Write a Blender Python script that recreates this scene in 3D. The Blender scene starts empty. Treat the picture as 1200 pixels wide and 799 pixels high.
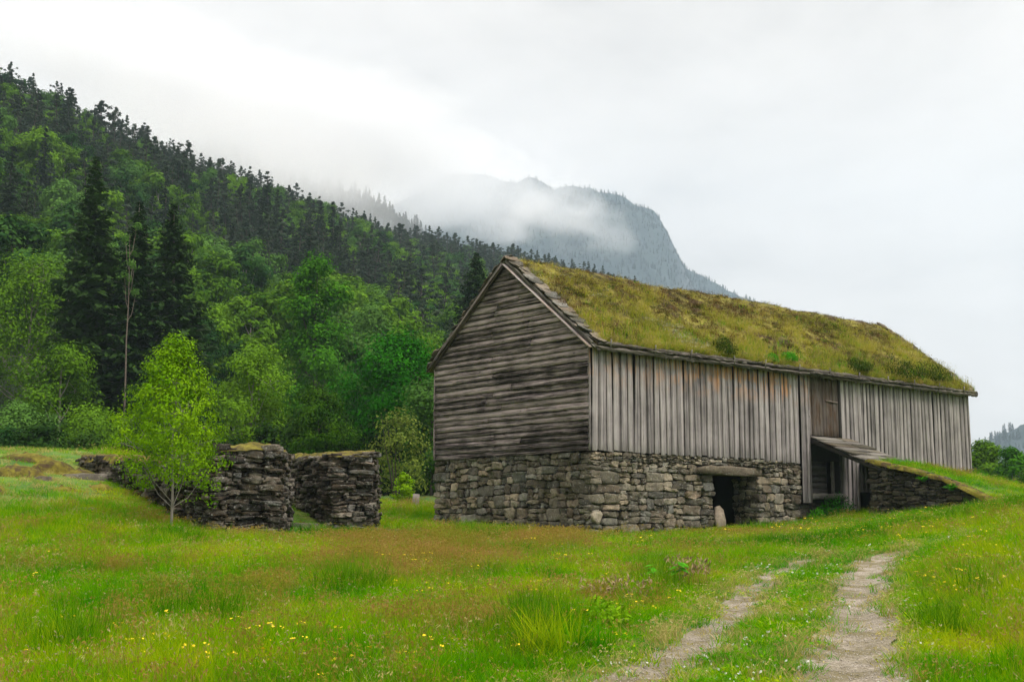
import bpy, math, random
import numpy as np
from mathutils import Vector, Matrix, Euler
rng = np.random.default_rng(7); random.seed(7)
sc = bpy.context.scene
COL = sc.collection

# ------------------------------------------------------------------ camera, world, sun, exposure
F, PITCH, CAMZ = 1500.0, 0.145, 1.6
cam_d = bpy.data.cameras.new("camera"); cam = bpy.data.objects.new("camera", cam_d); COL.objects.link(cam)
cam.location = (0, 0, CAMZ); cam.rotation_euler = (math.pi/2 + PITCH, 0, 0)
cam_d.sensor_width = 36; cam_d.lens = 36*F/1200; cam_d.clip_start = .1; cam_d.clip_end = 20000
sc.camera = cam
SUN_EL, SUN_AZ = math.radians(52), math.radians(118)      # azimuth clockwise from +Y
world = bpy.data.worlds.new("World"); sc.world = world; world.use_nodes = True
sc.view_settings.view_transform = 'Standard'; sc.view_settings.look = 'None'
sc.view_settings.exposure = 1.0; sc.view_settings.gamma = 1
sc.cycles.volume_bounces = 4; sc.cycles.max_bounces = 8; sc.cycles.transparent_max_bounces = 16
sun_d = bpy.data.lights.new("sun", 'SUN'); sun = bpy.data.objects.new("sun", sun_d); COL.objects.link(sun)
sun_d.energy = 1.5; sun_d.angle = math.radians(18); sun_d.color = (1, .96, .9)
sd = Vector((math.sin(SUN_AZ)*math.cos(SUN_EL), math.cos(SUN_AZ)*math.cos(SUN_EL), math.sin(SUN_EL)))
sun.rotation_euler = sd.to_track_quat('Z', 'Y').to_euler(); sun.location = (30, -30, 60)

# ------------------------------------------------------------------ node helpers
class NT:
    def __init__(s, tree, clear=True):
        s.t = tree
        if clear: tree.nodes.clear()
    def n(s, typ, props=None, **ins):
        nd = s.t.nodes.new(typ)
        for k, v in (props or {}).items(): setattr(nd, k, v)
        for k, v in ins.items():
            key = k.replace('_', ' ')
            if key.startswith('i') and key[1:].isdigit(): key = int(key[1:])
            sock = nd.inputs[key]
            if isinstance(v, bpy.types.NodeSocket): s.t.links.new(v, sock)
            else: sock.default_value = v
        return nd
    def link(s, a, b): s.t.links.new(a, b)
    def math(s, op, a, b=0.0, clamp=False): return s.n('ShaderNodeMath', dict(operation=op, use_clamp=clamp), i0=a, i1=b).outputs[0]
    def noise(s, vec, scale, detail=4, rough=.55, dist=0.0):
        return s.n('ShaderNodeTexNoise', Vector=vec, Scale=scale, Detail=detail, Roughness=rough, Distortion=dist).outputs['Fac']
    def ramp(s, fac, stops, interp='LINEAR'):
        r = s.t.nodes.new('ShaderNodeValToRGB'); s.t.links.new(fac, r.inputs[0]); cr = r.color_ramp; cr.interpolation = interp
        while len(cr.elements) < len(stops): cr.elements.new(.5)
        for e, (p, c) in zip(cr.elements, stops):
            e.position = p; e.color = (c, c, c, 1) if isinstance(c, (int, float)) else (*c, 1)
        return r.outputs[0]
    def mix(s, fac, a, b, blend='MIX'):
        m = s.t.nodes.new('ShaderNodeMix'); m.data_type = 'RGBA'; m.blend_type = blend
        for sock, v in ((m.inputs[0], fac), (m.inputs[6], a), (m.inputs[7], b)):
            if isinstance(v, bpy.types.NodeSocket): s.t.links.new(v, sock)
            else: sock.default_value = v if sock == m.inputs[0] else (*v, 1)
        return m.outputs[2]
    def mapping(s, vec, scale=(1, 1, 1), loc=(0, 0, 0)):
        return s.n('ShaderNodeMapping', Vector=vec, Scale=scale, Location=loc).outputs[0]

def new_mat(name):
    m = bpy.data.materials.new(name); m.use_nodes = True
    return m, NT(m.node_tree)

def finish(m, t, color, rough=.85, bump=None, bstr=.5, bdist=.02, trans=0.0, spec=.3):
    b = t.n('ShaderNodeBsdfPrincipled', Roughness=rough)
    b.inputs['Specular IOR Level'].default_value = spec
    if isinstance(color, bpy.types.NodeSocket): t.link(color, b.inputs['Base Color'])
    else: b.inputs['Base Color'].default_value = (*color, 1)
    if bump is not None:
        bp = t.n('ShaderNodeBump', Strength=bstr, Distance=bdist, Height=bump); t.link(bp.outputs[0], b.inputs['Normal'])
    sh = b.outputs[0]
    if trans > 0:
        tr = t.n('ShaderNodeBsdfTranslucent')
        if isinstance(color, bpy.types.NodeSocket): t.link(color, tr.inputs[0])
        else: tr.inputs[0].default_value = (*color, 1)
        mx = t.n('ShaderNodeMixShader', Fac=trans); t.link(sh, mx.inputs[1]); t.link(tr.outputs[0], mx.inputs[2]); sh = mx.outputs[0]
    o = t.n('ShaderNodeOutputMaterial'); t.link(sh, o.inputs[0])
    return m

# ------------------------------------------------------------------ world: overcast sky
def build_world():
    t = NT(world.node_tree)
    tc = t.n('ShaderNodeTexCoord').outputs['Generated']
    sky = t.n('ShaderNodeTexSky', dict(sky_type='NISHITA', sun_disc=False, sun_elevation=SUN_EL, sun_rotation=SUN_AZ))
    sep = t.n('ShaderNodeSeparateXYZ', Vector=tc)
    z = t.math('MAXIMUM', sep.outputs[2], 0.0)
    den = t.math('ADD', z, .22)
    px = t.math('DIVIDE', sep.outputs[0], den); py = t.math('DIVIDE', sep.outputs[1], den)
    comb = t.n('ShaderNodeCombineXYZ', X=px, Y=py, Z=z).outputs[0]
    n1 = t.noise(comb, 1.7, 6, .58, .3)
    n2 = t.noise(t.mapping(tc, (1, 1, 2.6), (3, 1, 0)), 3.2, 6, .6, .4)
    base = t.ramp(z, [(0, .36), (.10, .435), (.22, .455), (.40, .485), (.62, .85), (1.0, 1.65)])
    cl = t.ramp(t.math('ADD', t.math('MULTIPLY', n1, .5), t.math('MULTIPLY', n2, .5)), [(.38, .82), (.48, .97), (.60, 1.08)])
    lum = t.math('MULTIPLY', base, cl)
    tint = t.ramp(z, [(0, (1.04, 1.0, .96)), (.10, (1.08, 1.0, .935)), (.22, (1.08, 1.0, .93))])
    cloud = t.mix(1.0, lum, tint, 'MULTIPLY')
    skyc = t.mix(1.0, sky.outputs[0], (.1, .1, .1), 'MULTIPLY')
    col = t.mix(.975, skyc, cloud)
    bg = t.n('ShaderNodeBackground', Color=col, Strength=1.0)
    o = t.n('ShaderNodeOutputWorld'); t.link(bg.outputs[0], o.inputs[0])
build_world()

# ------------------------------------------------------------------ geometry helpers
ct, st_ = math.cos(PITCH), math.sin(PITCH)
def ray(px, py):
    x = (px-600)/F; z = -(py-399.5)/F
    return np.array([x, ct - z*st_, st_ + z*ct])
CP = np.array([0, 0, CAMZ])
def P(px, py, Y):                      # the point at forward distance Y seen at (px, py) of the photograph
    r = ray(px, py); return CP + r*Y/r[1]
def proj(x, y, z):
    dz = z-CAMZ; yc = y*ct + dz*st_; zc = -y*st_ + dz*ct
    return 600+F*x/yc, 399.5-F*zc/yc
BC = np.array([2.25, 36.44, 3.836]); BA = .708
BU = np.array([math.cos(BA), math.sin(BA), 0]); BV = np.array([-math.sin(BA), math.cos(BA), 0])
def Lw(u, v, w): return BC + BU*u + BV*v + np.array([0, 0, w])

def hash2(ix, iy, seed):
    h = (ix.astype(np.int64)*374761393 + iy.astype(np.int64)*668265263 + seed*1442695041) & 0xffffffff
    h = ((h ^ (h >> 13))*1274126177) & 0xffffffff
    return ((h ^ (h >> 16)) & 0xffff)/65535.0
def vnoise(x, y, seed=0):
    x = np.asarray(x, float); y = np.asarray(y, float)
    ix = np.floor(x); iy = np.floor(y); fx = x-ix; fy = y-iy
    fx = fx*fx*(3-2*fx); fy = fy*fy*(3-2*fy)
    a = hash2(ix, iy, seed); b = hash2(ix+1, iy, seed); c = hash2(ix, iy+1, seed); d = hash2(ix+1, iy+1, seed)
    return (a*(1-fx)+b*fx)*(1-fy) + (c*(1-fx)+d*fx)*fy
def fbm(x, y, seed=0, oct=4):
    s = 0; a = .5; tot = 0
    for i in range(oct):
        s = s + a*(vnoise(x*2**i+i*17.3, y*2**i-i*9.1, seed+i)-.5); tot += a; a *= .5
    return s/tot
def sstep(a, b, x): t = np.clip((x-a)/(b-a), 0, 1); return t*t*(3-2*t)

def make_mesh(name, verts, tris=None, quads=None, polys=None, mat=None, smooth=False, attr=None, mats=None, midx=None):
    me = bpy.data.meshes.new(name); verts = np.asarray(verts, np.float32)
    me.vertices.add(len(verts)); me.vertices.foreach_set('co', verts.ravel())
    loops = []; starts = []; n = 0
    for arr, k in ((tris, 3), (quads, 4)):
        if arr is not None and len(arr):
            arr = np.asarray(arr, np.int32); loops.append(arr.ravel()); starts.append(n + np.arange(len(arr))*k); n += arr.size
    if polys:
        for p in polys: loops.append(np.array(p, np.int32)); starts.append(np.array([n])); n += len(p)
    L = np.concatenate(loops).astype(np.int32); S = np.concatenate(starts).astype(np.int32)
    me.loops.add(len(L)); me.loops.foreach_set('vertex_index', L)
    me.polygons.add(len(S)); me.polygons.foreach_set('loop_start', S)
    if smooth: me.polygons.foreach_set('use_smooth', np.ones(len(S), bool))
    if midx is not None: me.polygons.foreach_set('material_index', np.asarray(midx, np.int32))
    me.update(calc_edges=True)
    for m_ in (mats or ([mat] if mat else [])): me.materials.append(m_)
    if attr is not None:
        a = me.attributes.new('v', 'FLOAT', 'POINT'); a.data.foreach_set('value', np.asarray(attr, np.float32))
    return me

def obj(name, me, parent=None, loc=None, rot=None, scale=None):
    o = bpy.data.objects.new(name, me); COL.objects.link(o)
    if parent is not None: o.parent = parent
    if loc is not None: o.location = [float(q) for q in loc]
    if rot is not None: o.rotation_euler = rot
    if scale is not None: o.scale = scale if hasattr(scale, '__len__') else (scale,)*3
    return o
def tag(o, label=None, cat=None, group=None, kind=None):
    if label: o['label'] = label
    if cat: o['category'] = cat
    if group: o['group'] = group
    if kind: o['kind'] = kind
    return o

class Buf:                                       # collects pieces of ONE mesh
    def __init__(s): s.v = []; s.q = []; s.t = []; s.a = []; s.n = 0
    def add(s, v, q=None, t=None, a=0.5):
        v = np.asarray(v, float).reshape(-1, 3)
        s.v.append(v); s.a.append(np.full(len(v), a) if np.isscalar(a) else np.asarray(a))
        if q is not None and len(q): s.q.append(np.asarray(q)+s.n)
        if t is not None and len(t): s.t.append(np.asarray(t)+s.n)
        s.n += len(v)
    def mesh(s, name, mat, smooth=False):
        return make_mesh(name, np.concatenate(s.v), np.concatenate(s.t) if s.t else None, np.concatenate(s.q) if s.q else None,
                         mat=mat, smooth=smooth, attr=np.concatenate(s.a))
    def box(s, x0, x1, y0, y1, z0, z1):
        v = [(x, y, z) for x in (x0, x1) for y in (y0, y1) for z in (z0, z1)]
        s.add(v, q=[(0, 1, 3, 2), (4, 6, 7, 5), (0, 4, 5, 1), (2, 3, 7, 6), (0, 2, 6, 4), (1, 5, 7, 3)])
    def tube(s, pts, rad, k=6, a=.5):
        pts = np.asarray(pts, float); n = len(pts); rad = np.broadcast_to(rad, n)
        d = np.gradient(pts, axis=0); d /= np.linalg.norm(d, axis=1)[:, None]+1e-9
        ref = np.array([0, 0, 1.]) if abs(d[0][2]) < .8 else np.array([1., 0, 0])
        e1 = np.cross(d, ref); e1 /= np.linalg.norm(e1, axis=1)[:, None]+1e-9; e2 = np.cross(d, e1)
        th = np.arange(k)*2*math.pi/k
        v = pts[:, None]+rad[:, None, None]*(e1[:, None]*np.cos(th)[None, :, None]+e2[:, None]*np.sin(th)[None, :, None])
        i = np.arange(n-1)[:, None]*k; j = np.arange(k)[None]; jn = (j+1) % k
        q = np.stack([i+j, i+jn, i+k+jn, i+k+j], -1).reshape(-1, 4)
        s.add(v, q=q, a=a)
        caps = [[(n-1)*k+m, (n-1)*k+m+1, (n-1)*k] for m in range(1, k-1)]
        s.t.append(np.array(caps)+s.n-n*k)

def leaf_diamonds(c, nrm, d, L, W, fold=.0):
    """c centres, nrm leaf normals, d leaf direction, L lengths, W widths -> verts, quads"""
    nrm = nrm/(np.linalg.norm(nrm, axis=1)[:, None]+1e-9)
    d = d-nrm*(d*nrm).sum(1)[:, None]; d /= np.linalg.norm(d, axis=1)[:, None]+1e-9
    s = np.cross(nrm, d); L = np.broadcast_to(L, len(c))[:, None]; W = np.broadcast_to(W, len(c))[:, None]
    v = np.stack([c-d*L*.5, c+s*W*.5+nrm*fold*W, c+d*L*.5, c-s*W*.5+nrm*fold*W], 1)
    q = np.arange(len(c)*4).reshape(-1, 4)
    return v.reshape(-1, 3), q

# ------------------------------------------------------------------ materials
def wood_mat(name, dark, light, lo=.50, hi=.76, stain=False, brown=0.0, mossy=0.0):
    m, t = new_mat(name)
    oc = t.n('ShaderNodeTexCoord').outputs['Object']; oi = t.n('ShaderNodeObjectInfo')
    gp = t.n('ShaderNodeNewGeometry').outputs['Position']
    off = t.n('ShaderNodeVectorMath', dict(operation='ADD')); t.link(oc, off.inputs[0])
    cx = t.n('ShaderNodeCombineXYZ', X=t.math('MULTIPLY', oi.outputs['Random'], 37.0), Y=t.math('MULTIPLY', oi.outputs['Random'], 91.0), Z=0.0)
    t.link(cx.outputs[0], off.inputs[1]); v = off.outputs[0]
    g = t.noise(t.mapping(v, (1.2, 60, 60)), 1.0, 5, .65)
    g2 = t.noise(t.mapping(v, (.5, 14, 14)), 1.0, 3, .5)
    p = t.noise(gp, 1.3, 5, .6)
    val = t.math('ADD', t.math('MULTIPLY', g, .68), t.math('ADD', t.math('MULTIPLY', g2, .35), t.math('MULTIPLY', p, .25)))
    val = t.math('ADD', val, t.math('MULTIPLY', t.math('SUBTRACT', oi.outputs['Random'], .5), .12))
    col = t.ramp(val, [(lo, dark), ((lo+hi)/2, [a*.55+b*.45 for a, b in zip(dark, light)]), (hi, light)])
    if brown > 0:
        bn = t.ramp(t.noise(t.mapping(gp, (2, 2, .7)), 1.6, 4, .6), [(.46, 0.0), (.62, brown)])
        col = t.mix(bn, col, (.075, .045, .026))
    if stain:                                     # weather-washed orange streaks under the eaves
        sp = t.n('ShaderNodeSeparateXYZ', Vector=gp)
        hz = t.ramp(t.n('ShaderNodeMapRange', Value=sp.outputs[2], i1=5.55, i2=6.85).outputs[0], [(0, 0.0), (.55, .75), (.85, .8), (1, .5)])
        lr = t.ramp(t.n('ShaderNodeMapRange', Value=sp.outputs[0], i1=2.2, i2=16.5).outputs[0], [(0, .35), (.2, .55), (.38, .9), (.50, .9), (.56, .15), (.62, 0.0), (1, 0.0)])
        sn = t.ramp(t.noise(t.mapping(v, (.8, 42, 42)), 1.0, 3, .6), [(.47, 0.0), (.53, 1.0)])
        wn = t.ramp(t.noise(gp, 2.2, 3, .6), [(.42, 0.0), (.56, 1.0)])
        k = t.math('MULTIPLY', t.math('MULTIPLY', hz, sn), t.math('MULTIPLY', wn, lr))
        col = t.mix(t.math('MINIMUM', t.math('MULTIPLY', k, 1.7), 1.0), col, (.50, .24, .095))
    if mossy > 0:
        mk = t.ramp(t.noise(gp, 5, 4, .6), [(.5, 0.0), (.66, mossy)])
        col = t.mix(mk, col, (.10, .12, .03))
    knot = t.ramp(t.noise(t.mapping(v, (3.5, 9, 9)), 1.0, 1, .5), [(.73, 0.0), (.80, .7)])
    col = t.mix(knot, col, (.025, .021, .018))
    return finish(m, t, col, .9, val, .9, .016, spec=.15)
M_board = wood_mat('weathered_grey_board', (.080, .070, .069), (.45, .40, .385), lo=.50, hi=.75, stain=True)
M_clap = wood_mat('dark_weathered_plank', (.022, .017, .017), (.42, .335, .335), lo=.545, hi=.735)
M_beam = wood_mat('grey_beam', (.06, .052, .045), (.26, .235, .21), mossy=.25)
M_dark = wood_mat('brown_door_wood', (.045, .035, .03), (.16, .13, .11), brown=.8)
M_eave = wood_mat('dark_eave_wood', (.02, .017, .014), (.20, .17, .15), mossy=.2)
M_inner = wood_mat('inner_log_wood', (.05, .045, .04), (.17, .16, .145))

def stone_mat(name, dark, mid, light, moss=0.3, lich=.5, mosscol=(.09, .085, .02)):
    m, t = new_mat(name)
    gp = t.n('ShaderNodeNewGeometry'); oi = t.n('ShaderNodeObjectInfo'); pos = gp.outputs['Position']
    r = oi.outputs['Random']
    n = t.noise(pos, 5.5, 7, .68, .6); n2 = t.noise(pos, 26, 5, .7); big = t.noise(pos, .9, 4, .6, .6)
    val = t.math('ADD', t.math('MULTIPLY', n, .5), t.math('ADD', t.math('MULTIPLY', n2, .28), t.math('MULTIPLY', r, .30)))
    col = t.ramp(val, [(.34, dark), (.56, mid), (.80, light)])
    hue = t.ramp(t.math('FRACT', t.math('MULTIPLY', r, 7.31)), [(0, (1.0, .97, .92)), (.3, (1.08, .95, .78)), (.55, (.88, .96, 1.02)), (.8, (1.1, .88, .72)), (1, (1, .98, .85))])
    col = t.mix(.8, col, t.mix(1.0, col, hue, 'MULTIPLY'))
    stn = t.ramp(big, [(.50, 0.0), (.62, .75)])
    col = t.mix(t.math('MULTIPLY', stn, .75), col, t.mix(1.0, col, (.32, .31, .30), 'MULTIPLY'))
    l = t.ramp(t.noise(pos, 14, 5, .75, .4), [(.575, 0.0), (.64, lich)])
    col = t.mix(l, col, (.36, .36, .32))
    up = t.n('ShaderNodeSeparateXYZ', Vector=gp.outputs['Normal']).outputs[2]
    mk = t.math('ADD', t.ramp(t.noise(pos, 2.1, 6, .7, .4), [(.50, 0.0), (.64, 1.0)]), t.math('MULTIPLY', t.math('MAXIMUM', up, 0.0), .55))
    mk = t.math('MULTIPLY', mk, moss, True)
    mc = t.ramp(t.noise(pos, 9, 4, .6), [(.35, [q*.45 for q in mosscol]), (.65, mosscol)])
    col = t.mix(mk, col, mc)
    return finish(m, t, col, .92, t.math('ADD', n, t.math('MULTIPLY', n2, .5)), .9, .04, spec=.25)
M_stone = stone_mat('fieldstone', (.045, .041, .036), (.155, .138, .112), (.46, .41, .33), moss=.35, lich=.7)
M_ruin = stone_mat('ruin_stone', (.016, .015, .014), (.065, .057, .050), (.34, .32, .29), moss=.6, lich=.8, mosscol=(.075, .05, .018))
M_ramp = stone_mat('ramp_stone', (.02, .019, .017), (.055, .05, .04), (.19, .17, .14), moss=.6, lich=.3, mosscol=(.05, .045, .015))
M_slate = stone_mat('slate_slab', (.05, .047, .044), (.13, .115, .10), (.30, .27, .24), moss=.3, lich=.4)
M_lintel = stone_mat('lintel_stone', (.07, .065, .055), (.19, .175, .145), (.44, .41, .35), moss=.3, lich=.8)

def flat_mat(name, col, rough=.9):
    m, t = new_mat(name); gp = t.n('ShaderNodeNewGeometry').outputs['Position']
    n = t.noise(gp, 8, 5, .6)
    return finish(m, t, t.mix(n, [c*.6 for c in col], [c*1.4 for c in col]), rough, n, .5, .02)
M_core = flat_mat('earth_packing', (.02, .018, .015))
M_blackwood = flat_mat('near_black_wood', (.03, .026, .023))  # near-black wood: inner shell, byre floor, alcove lining, one jamb and girder

def ground_mat():
    m, t = new_mat('meadow_soil'); gp = t.n('ShaderNodeNewGeometry').outputs['Position']
    n = t.noise(gp, .35, 5, .6); f = t.noise(gp, 9, 6, .7)
    c = t.ramp(n, [(.36, (.045, .12, .008)), (.5, (.09, .17, .012)), (.62, (.15, .19, .02))])
    c = t.mix(t.ramp(f, [(.5, 0.0), (.7, .6)]), c, (.05, .045, .02))
    far = t.ramp(t.n('ShaderNodeMapRange', Value=t.n('ShaderNodeSeparateXYZ', Vector=gp).outputs[1], i1=48.0, i2=70.0).outputs[0], [(0, 0.0), (1, 1.0)])
    c = t.mix(far, c, t.ramp(t.noise(gp, .05, 6, .7), [(.35, (.018, .035, .012)), (.65, (.04, .07, .02))]))
    return finish(m, t, c, .95, f, .6, .05)
M_ground = ground_mat()
def moss_mat(name, a, b, c_, scale=2.0, heather=(.07, .035, .025)):
    m, t = new_mat(name); gp = t.n('ShaderNodeNewGeometry').outputs['Position']
    n = t.noise(gp, scale, 6, .65, .3); f = t.noise(gp, scale*9, 6, .7)
    c = t.ramp(n, [(.34, a), (.5, b), (.64, c_)])
    c = t.mix(t.ramp(t.noise(gp, scale*.8, 5, .7, .5), [(.52, 0.0), (.6, .8)]), c, heather)
    c = t.mix(t.math('MULTIPLY', f, .6), c, t.mix(1.0, c, (.4, .4, .35), 'MULTIPLY'))
    return finish(m, t, c, .95, f, 1.0, .06)
M_turf = moss_mat('roof_turf', (.05, .038, .012), (.19, .165, .03), (.34, .30, .05), 1.0)
M_moss = moss_mat('moss', (.055, .045, .008), (.17, .14, .012), (.28, .25, .03), 3.0)
M_bark = flat_mat('birch_bark', (.10, .085, .07))

def leaf_mat(name, a, b, var=.35, trans=.25, rough=.7, pscale=.6, spec=.02, objvar=.25):
    """a..b the leaf's dark and light green; hue varies by leaf (attribute v), by place and from plant to plant"""
    m, t = new_mat(name); at = t.n('ShaderNodeAttribute', dict(attribute_name='v')).outputs['Fac']
    gp = t.n('ShaderNodeNewGeometry').outputs['Position']; oi = t.n('ShaderNodeObjectInfo').outputs['Random']
    n = t.noise(gp, pscale, 3, .6)
    k = t.math('ADD', t.math('MULTIPLY', at, var), t.math('MULTIPLY', n, 1-var))
    k = t.math('ADD', k, t.math('MULTIPLY', t.math('SUBTRACT', oi, .5), objvar))
    c = t.ramp(k, [(.2, a), (.8, b)])
    return finish(m, t, c, rough, None, trans=trans, spec=spec)
M_spruce = leaf_mat('spruce_needles', (.007, .026, .004), (.036, .078, .012), trans=.15, rough=.8, spec=.1)
M_pine = leaf_mat('pine_needles', (.016, .032, .018), (.050, .075, .038), trans=.15, rough=.8, objvar=.4, spec=.1)
M_leafA = leaf_mat('birch_leaves', (.020, .068, .002), (.13, .26, .010), objvar=.5)
M_leafB = leaf_mat('dark_maple_leaves', (.004, .052, .001), (.038, .225, .005), objvar=.2)
M_leafC = leaf_mat('young_birch_leaves', (.08, .22, .001), (.26, .42, .008), objvar=.1)
M_leafD = leaf_mat('hill_leaves', (.014, .055, .009), (.090, .195, .030), objvar=.7, pscale=.05)
M_leafE = leaf_mat('rowan_leaves', (.07, .12, .02), (.20, .25, .04), objvar=.1)
M_leafF = leaf_mat('aspen_leaves', (.010, .068, .002), (.090, .27, .010), objvar=.1)
M_leafU = leaf_mat('undergrowth_leaves', (.010, .035, .004), (.040, .090, .010), objvar=.5)
M_trunk = flat_mat('bark_brown', (.055, .045, .036))
M_trunkP = flat_mat('bark_grey_brown', (.13, .10, .08))
M_trunkL = flat_mat('bark_pale', (.22, .19, .165))
M_fern = leaf_mat('fern_fronds', (.03, .18, .004), (.09, .36, .01), objvar=.2)
M_heather = leaf_mat('heather_sprigs', (.012, .030, .002), (.055, .095, .008), trans=.15)

def grass_mat(name, a, b, c_, trans=.4):
    m, t = new_mat(name); at = t.n('ShaderNodeAttribute', dict(attribute_name='v')).outputs['Fac']
    gp = t.n('ShaderNodeNewGeometry').outputs['Position']; oi = t.n('ShaderNodeObjectInfo').outputs['Random']
    n = t.noise(gp, .28, 4, .6, .5); n2 = t.noise(gp, 1.4, 3, .6)
    k = t.math('ADD', t.math('MULTIPLY', n, .75), t.math('ADD', t.math('MULTIPLY', n2, .35), t.math('MULTIPLY', t.math('SUBTRACT', oi, .5), .22)))
    k = t.math('ADD', k, t.math('MULTIPLY', at, .16))
    c = t.ramp(k, [(.45, a), (.63, b), (.80, c_)])
    return finish(m, t, c, .7, None, trans=trans, spec=.02)
M_grass = grass_mat('meadow_grass', (.030, .205, .0), (.125, .325, .0), (.34, .40, .004))
M_grass_dry = grass_mat('dry_grass', (.22, .20, .05), (.36, .30, .09), (.5, .43, .17))
M_grass_red = grass_mat('reddish_fescue', (.19, .22, .015), (.27, .20, .03), (.33, .20, .06))
M_heath_red = grass_mat('brown_heath', (.045, .03, .012), (.12, .065, .025), (.20, .13, .04))
M_lichen = flat_mat('pale_lichen', (.42, .43, .33))
M_rush = grass_mat('rush_blades', (.02, .13, .0), (.06, .19, .0), (.15, .26, .01), .3)
M_roofgrass = grass_mat('roof_grass', (.16, .20, .015), (.38, .37, .035), (.44, .34, .07))
M_yellow = flat_mat('buttercup_petal', (.85, .60, .02)); M_white = flat_mat('clover_white', (.6, .6, .52))
M_track_bits = flat_mat('gravel_bits', (.34, .30, .25))
M_purple = flat_mat('seed_head', (.26, .18, .09))

# ------------------------------------------------------------------ terrain
_ctl = [(-150, 799, 10.8), (0, 799, 10.5), (300, 799, 10.3), (600, 799, 10.2), (900, 799, 10), (1200, 799, 9.6), (1350, 799, 9.5),
        (0, 700, 16), (300, 700, 16.7), (600, 700, 17), (780, 720, 14.8), (850, 700, 16.8), (1020, 700, 16.4), (1080, 698, 16), (1200, 690, 15), (1350, 680, 14.6),
        (-100, 640, 24), (0, 642, 23.6), (150, 645, 23.4), (350, 655, 23), (600, 662, 23.5), (780, 662, 23.5), (1000, 646, 26), (1060, 640, 26.5), (1120, 625, 25.5), (1200, 612, 24.5),
        (-150, 570, 31), (0, 580, 31), (80, 585, 31), (-150, 525, 38), (0, 531, 38), (100, 529, 39.5), (120, 602, 28.5), (195, 621, 28.6),
        (262, 633, 29.3), (330, 634, 30.3), (440, 626, 33), (390, 607, 34.5), (410, 640, 27.5), (520, 640, 28.5), (600, 636, 30.5),
        (480, 600, 44), (420, 600, 44), (490, 592, 52), (560, 592, 56), (1210, 590, 29), (1290, 592, 30), (1400, 590, 30)]
_pts = [P(*c) for c in _ctl]
_pts += [Lw(0, 0, -2.54), Lw(0, 3.6, -2.47), Lw(0, 7.28, -2.33), Lw(4, 0, -2.40), Lw(9, 0, -2.12), Lw(9, -3, -2.12), Lw(3, -5, -2.5), Lw(11.5, 0, -1.95), Lw(10.2, -2.3, -1.93), Lw(10.2, -6.4, -1.72),
         Lw(15, 3, -1.9), Lw(10, 8, -2), Lw(22, 8, -1.6), Lw(10.2, -9, -1.95), Lw(13, -8.5, -1.75), Lw(18, -9, -1.75), Lw(22, -6, -1.7), Lw(26, -3, -1.9), Lw(26, 4, -2), Lw(30, 12, -3), Lw(20, 20, -2.8)]
_pts += [np.array(q, float) for q in [(-6, 3, .05), (6, 3, .05), (0, 0, 0), (-18, 0, .2), (18, 0, .3), (0, -20, -.6), (-30, 52, 3.2), (-16, 52, 3.0), (-20, 60, 2.6), (0, 62, 2.9), (20, 70, 2.4), (-35, 20, 2.2), (38, 25, 2.2), (40, 45, 1.4), (34, 60, .4)]]
_pts = np.array(_pts)
def _rbf_fit(p):
    n = len(p); d = np.linalg.norm(p[:, None, :2]-p[None, :, :2], axis=2)
    K = d**2*np.log(d+1e-6) + np.eye(n)*.35
    Pm = np.c_[np.ones(n), p[:, :2]]
    A = np.block([[K, Pm], [Pm.T, np.zeros((3, 3))]])
    return np.linalg.solve(A, np.r_[p[:, 2], 0, 0, 0])
_w = _rbf_fit(_pts)
# the wheel tracks, traced on the ground (px, py)
TRK_L = [(600, 870), (700, 815), (760, 790), (810, 757), (850, 725), (882, 692), (905, 672), (940, 658), (985, 649), (1030, 644), (1075, 639), (1115, 630)]
TRK_R = [(970, 890), (988, 830), (1000, 790), (1004, 750), (1005, 715), (1008, 690), (1018, 668), (1035, 653), (1058, 645), (1085, 639), (1118, 630)]
def base_z(x, y):
    x = np.asarray(x, float); y = np.asarray(y, float); out = np.zeros(x.shape); xf = x.ravel(); yf = y.ravel(); o = np.empty(len(xf))
    for i in range(0, len(xf), 20000):
        a = xf[i:i+20000, None]; b = yf[i:i+20000, None]
        r = np.hypot(a-_pts[:, 0], b-_pts[:, 1])
        o[i:i+20000] = (r**2*np.log(r+1e-6))@_w[:-3] + _w[-3] + _w[-2]*a[:, 0] + _w[-1]*b[:, 0]
    out = o.reshape(x.shape)
    R = np.hypot(x, y-25)
    k = sstep(38, 62, R)
    return out*(1-k) + 1.6*k
HS = [-600, -250, -64, -57, -50, -37, -10, 75, 101, 124, 144, 216, 700, 900]
HH = [177.6, 152.2, 126.8, 126.5, 125.5, 117.9, 116.0, 104.6, 104.0, 106.8, 107.7, 109.7, 20, 0]
def hill_z(x, y):
    p = (x+160)*.78-(y-400)*.62; s = (x+160)*.62+(y-400)*.78
    H = np.interp(s, HS, HH)*(1-sstep(.15, .27, x/np.maximum(y, 40)))
    t = np.clip((325-p)/325, 0, 1)
    h = H*(.3*t+.7*t*t*(3-2*t))*sstep(0, .12, t)
    h = h + np.where(p < 0, p*.10*np.clip(H/100, 0, 1), 0) + fbm(x/45, y/45, 5, 4)*9*np.clip(t*3, 0, 1)*np.clip(H/100, 0, 1)
    return h
def T(x, y):
    x = np.asarray(x, float); y = np.asarray(y, float)
    R = np.hypot(x, y-25)
    bump = (fbm(x/2.6, y/2.6, 3, 3)*.16+fbm(x/.7, y/.7, 9, 2)*.05)*sstep(60, 30, R)
    return base_z(x, y)+bump+hill_z(x, y)*sstep(45, 90, R)
def hit(px, py):
    r = ray(px, py); s = np.geomspace(4, 120, 1400); X = CP[None]+r[None]*s[:, None]
    g = X[:, 2]-T(X[:, 0], X[:, 1]); k = np.argmax(g < 0); return X[k]
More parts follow.
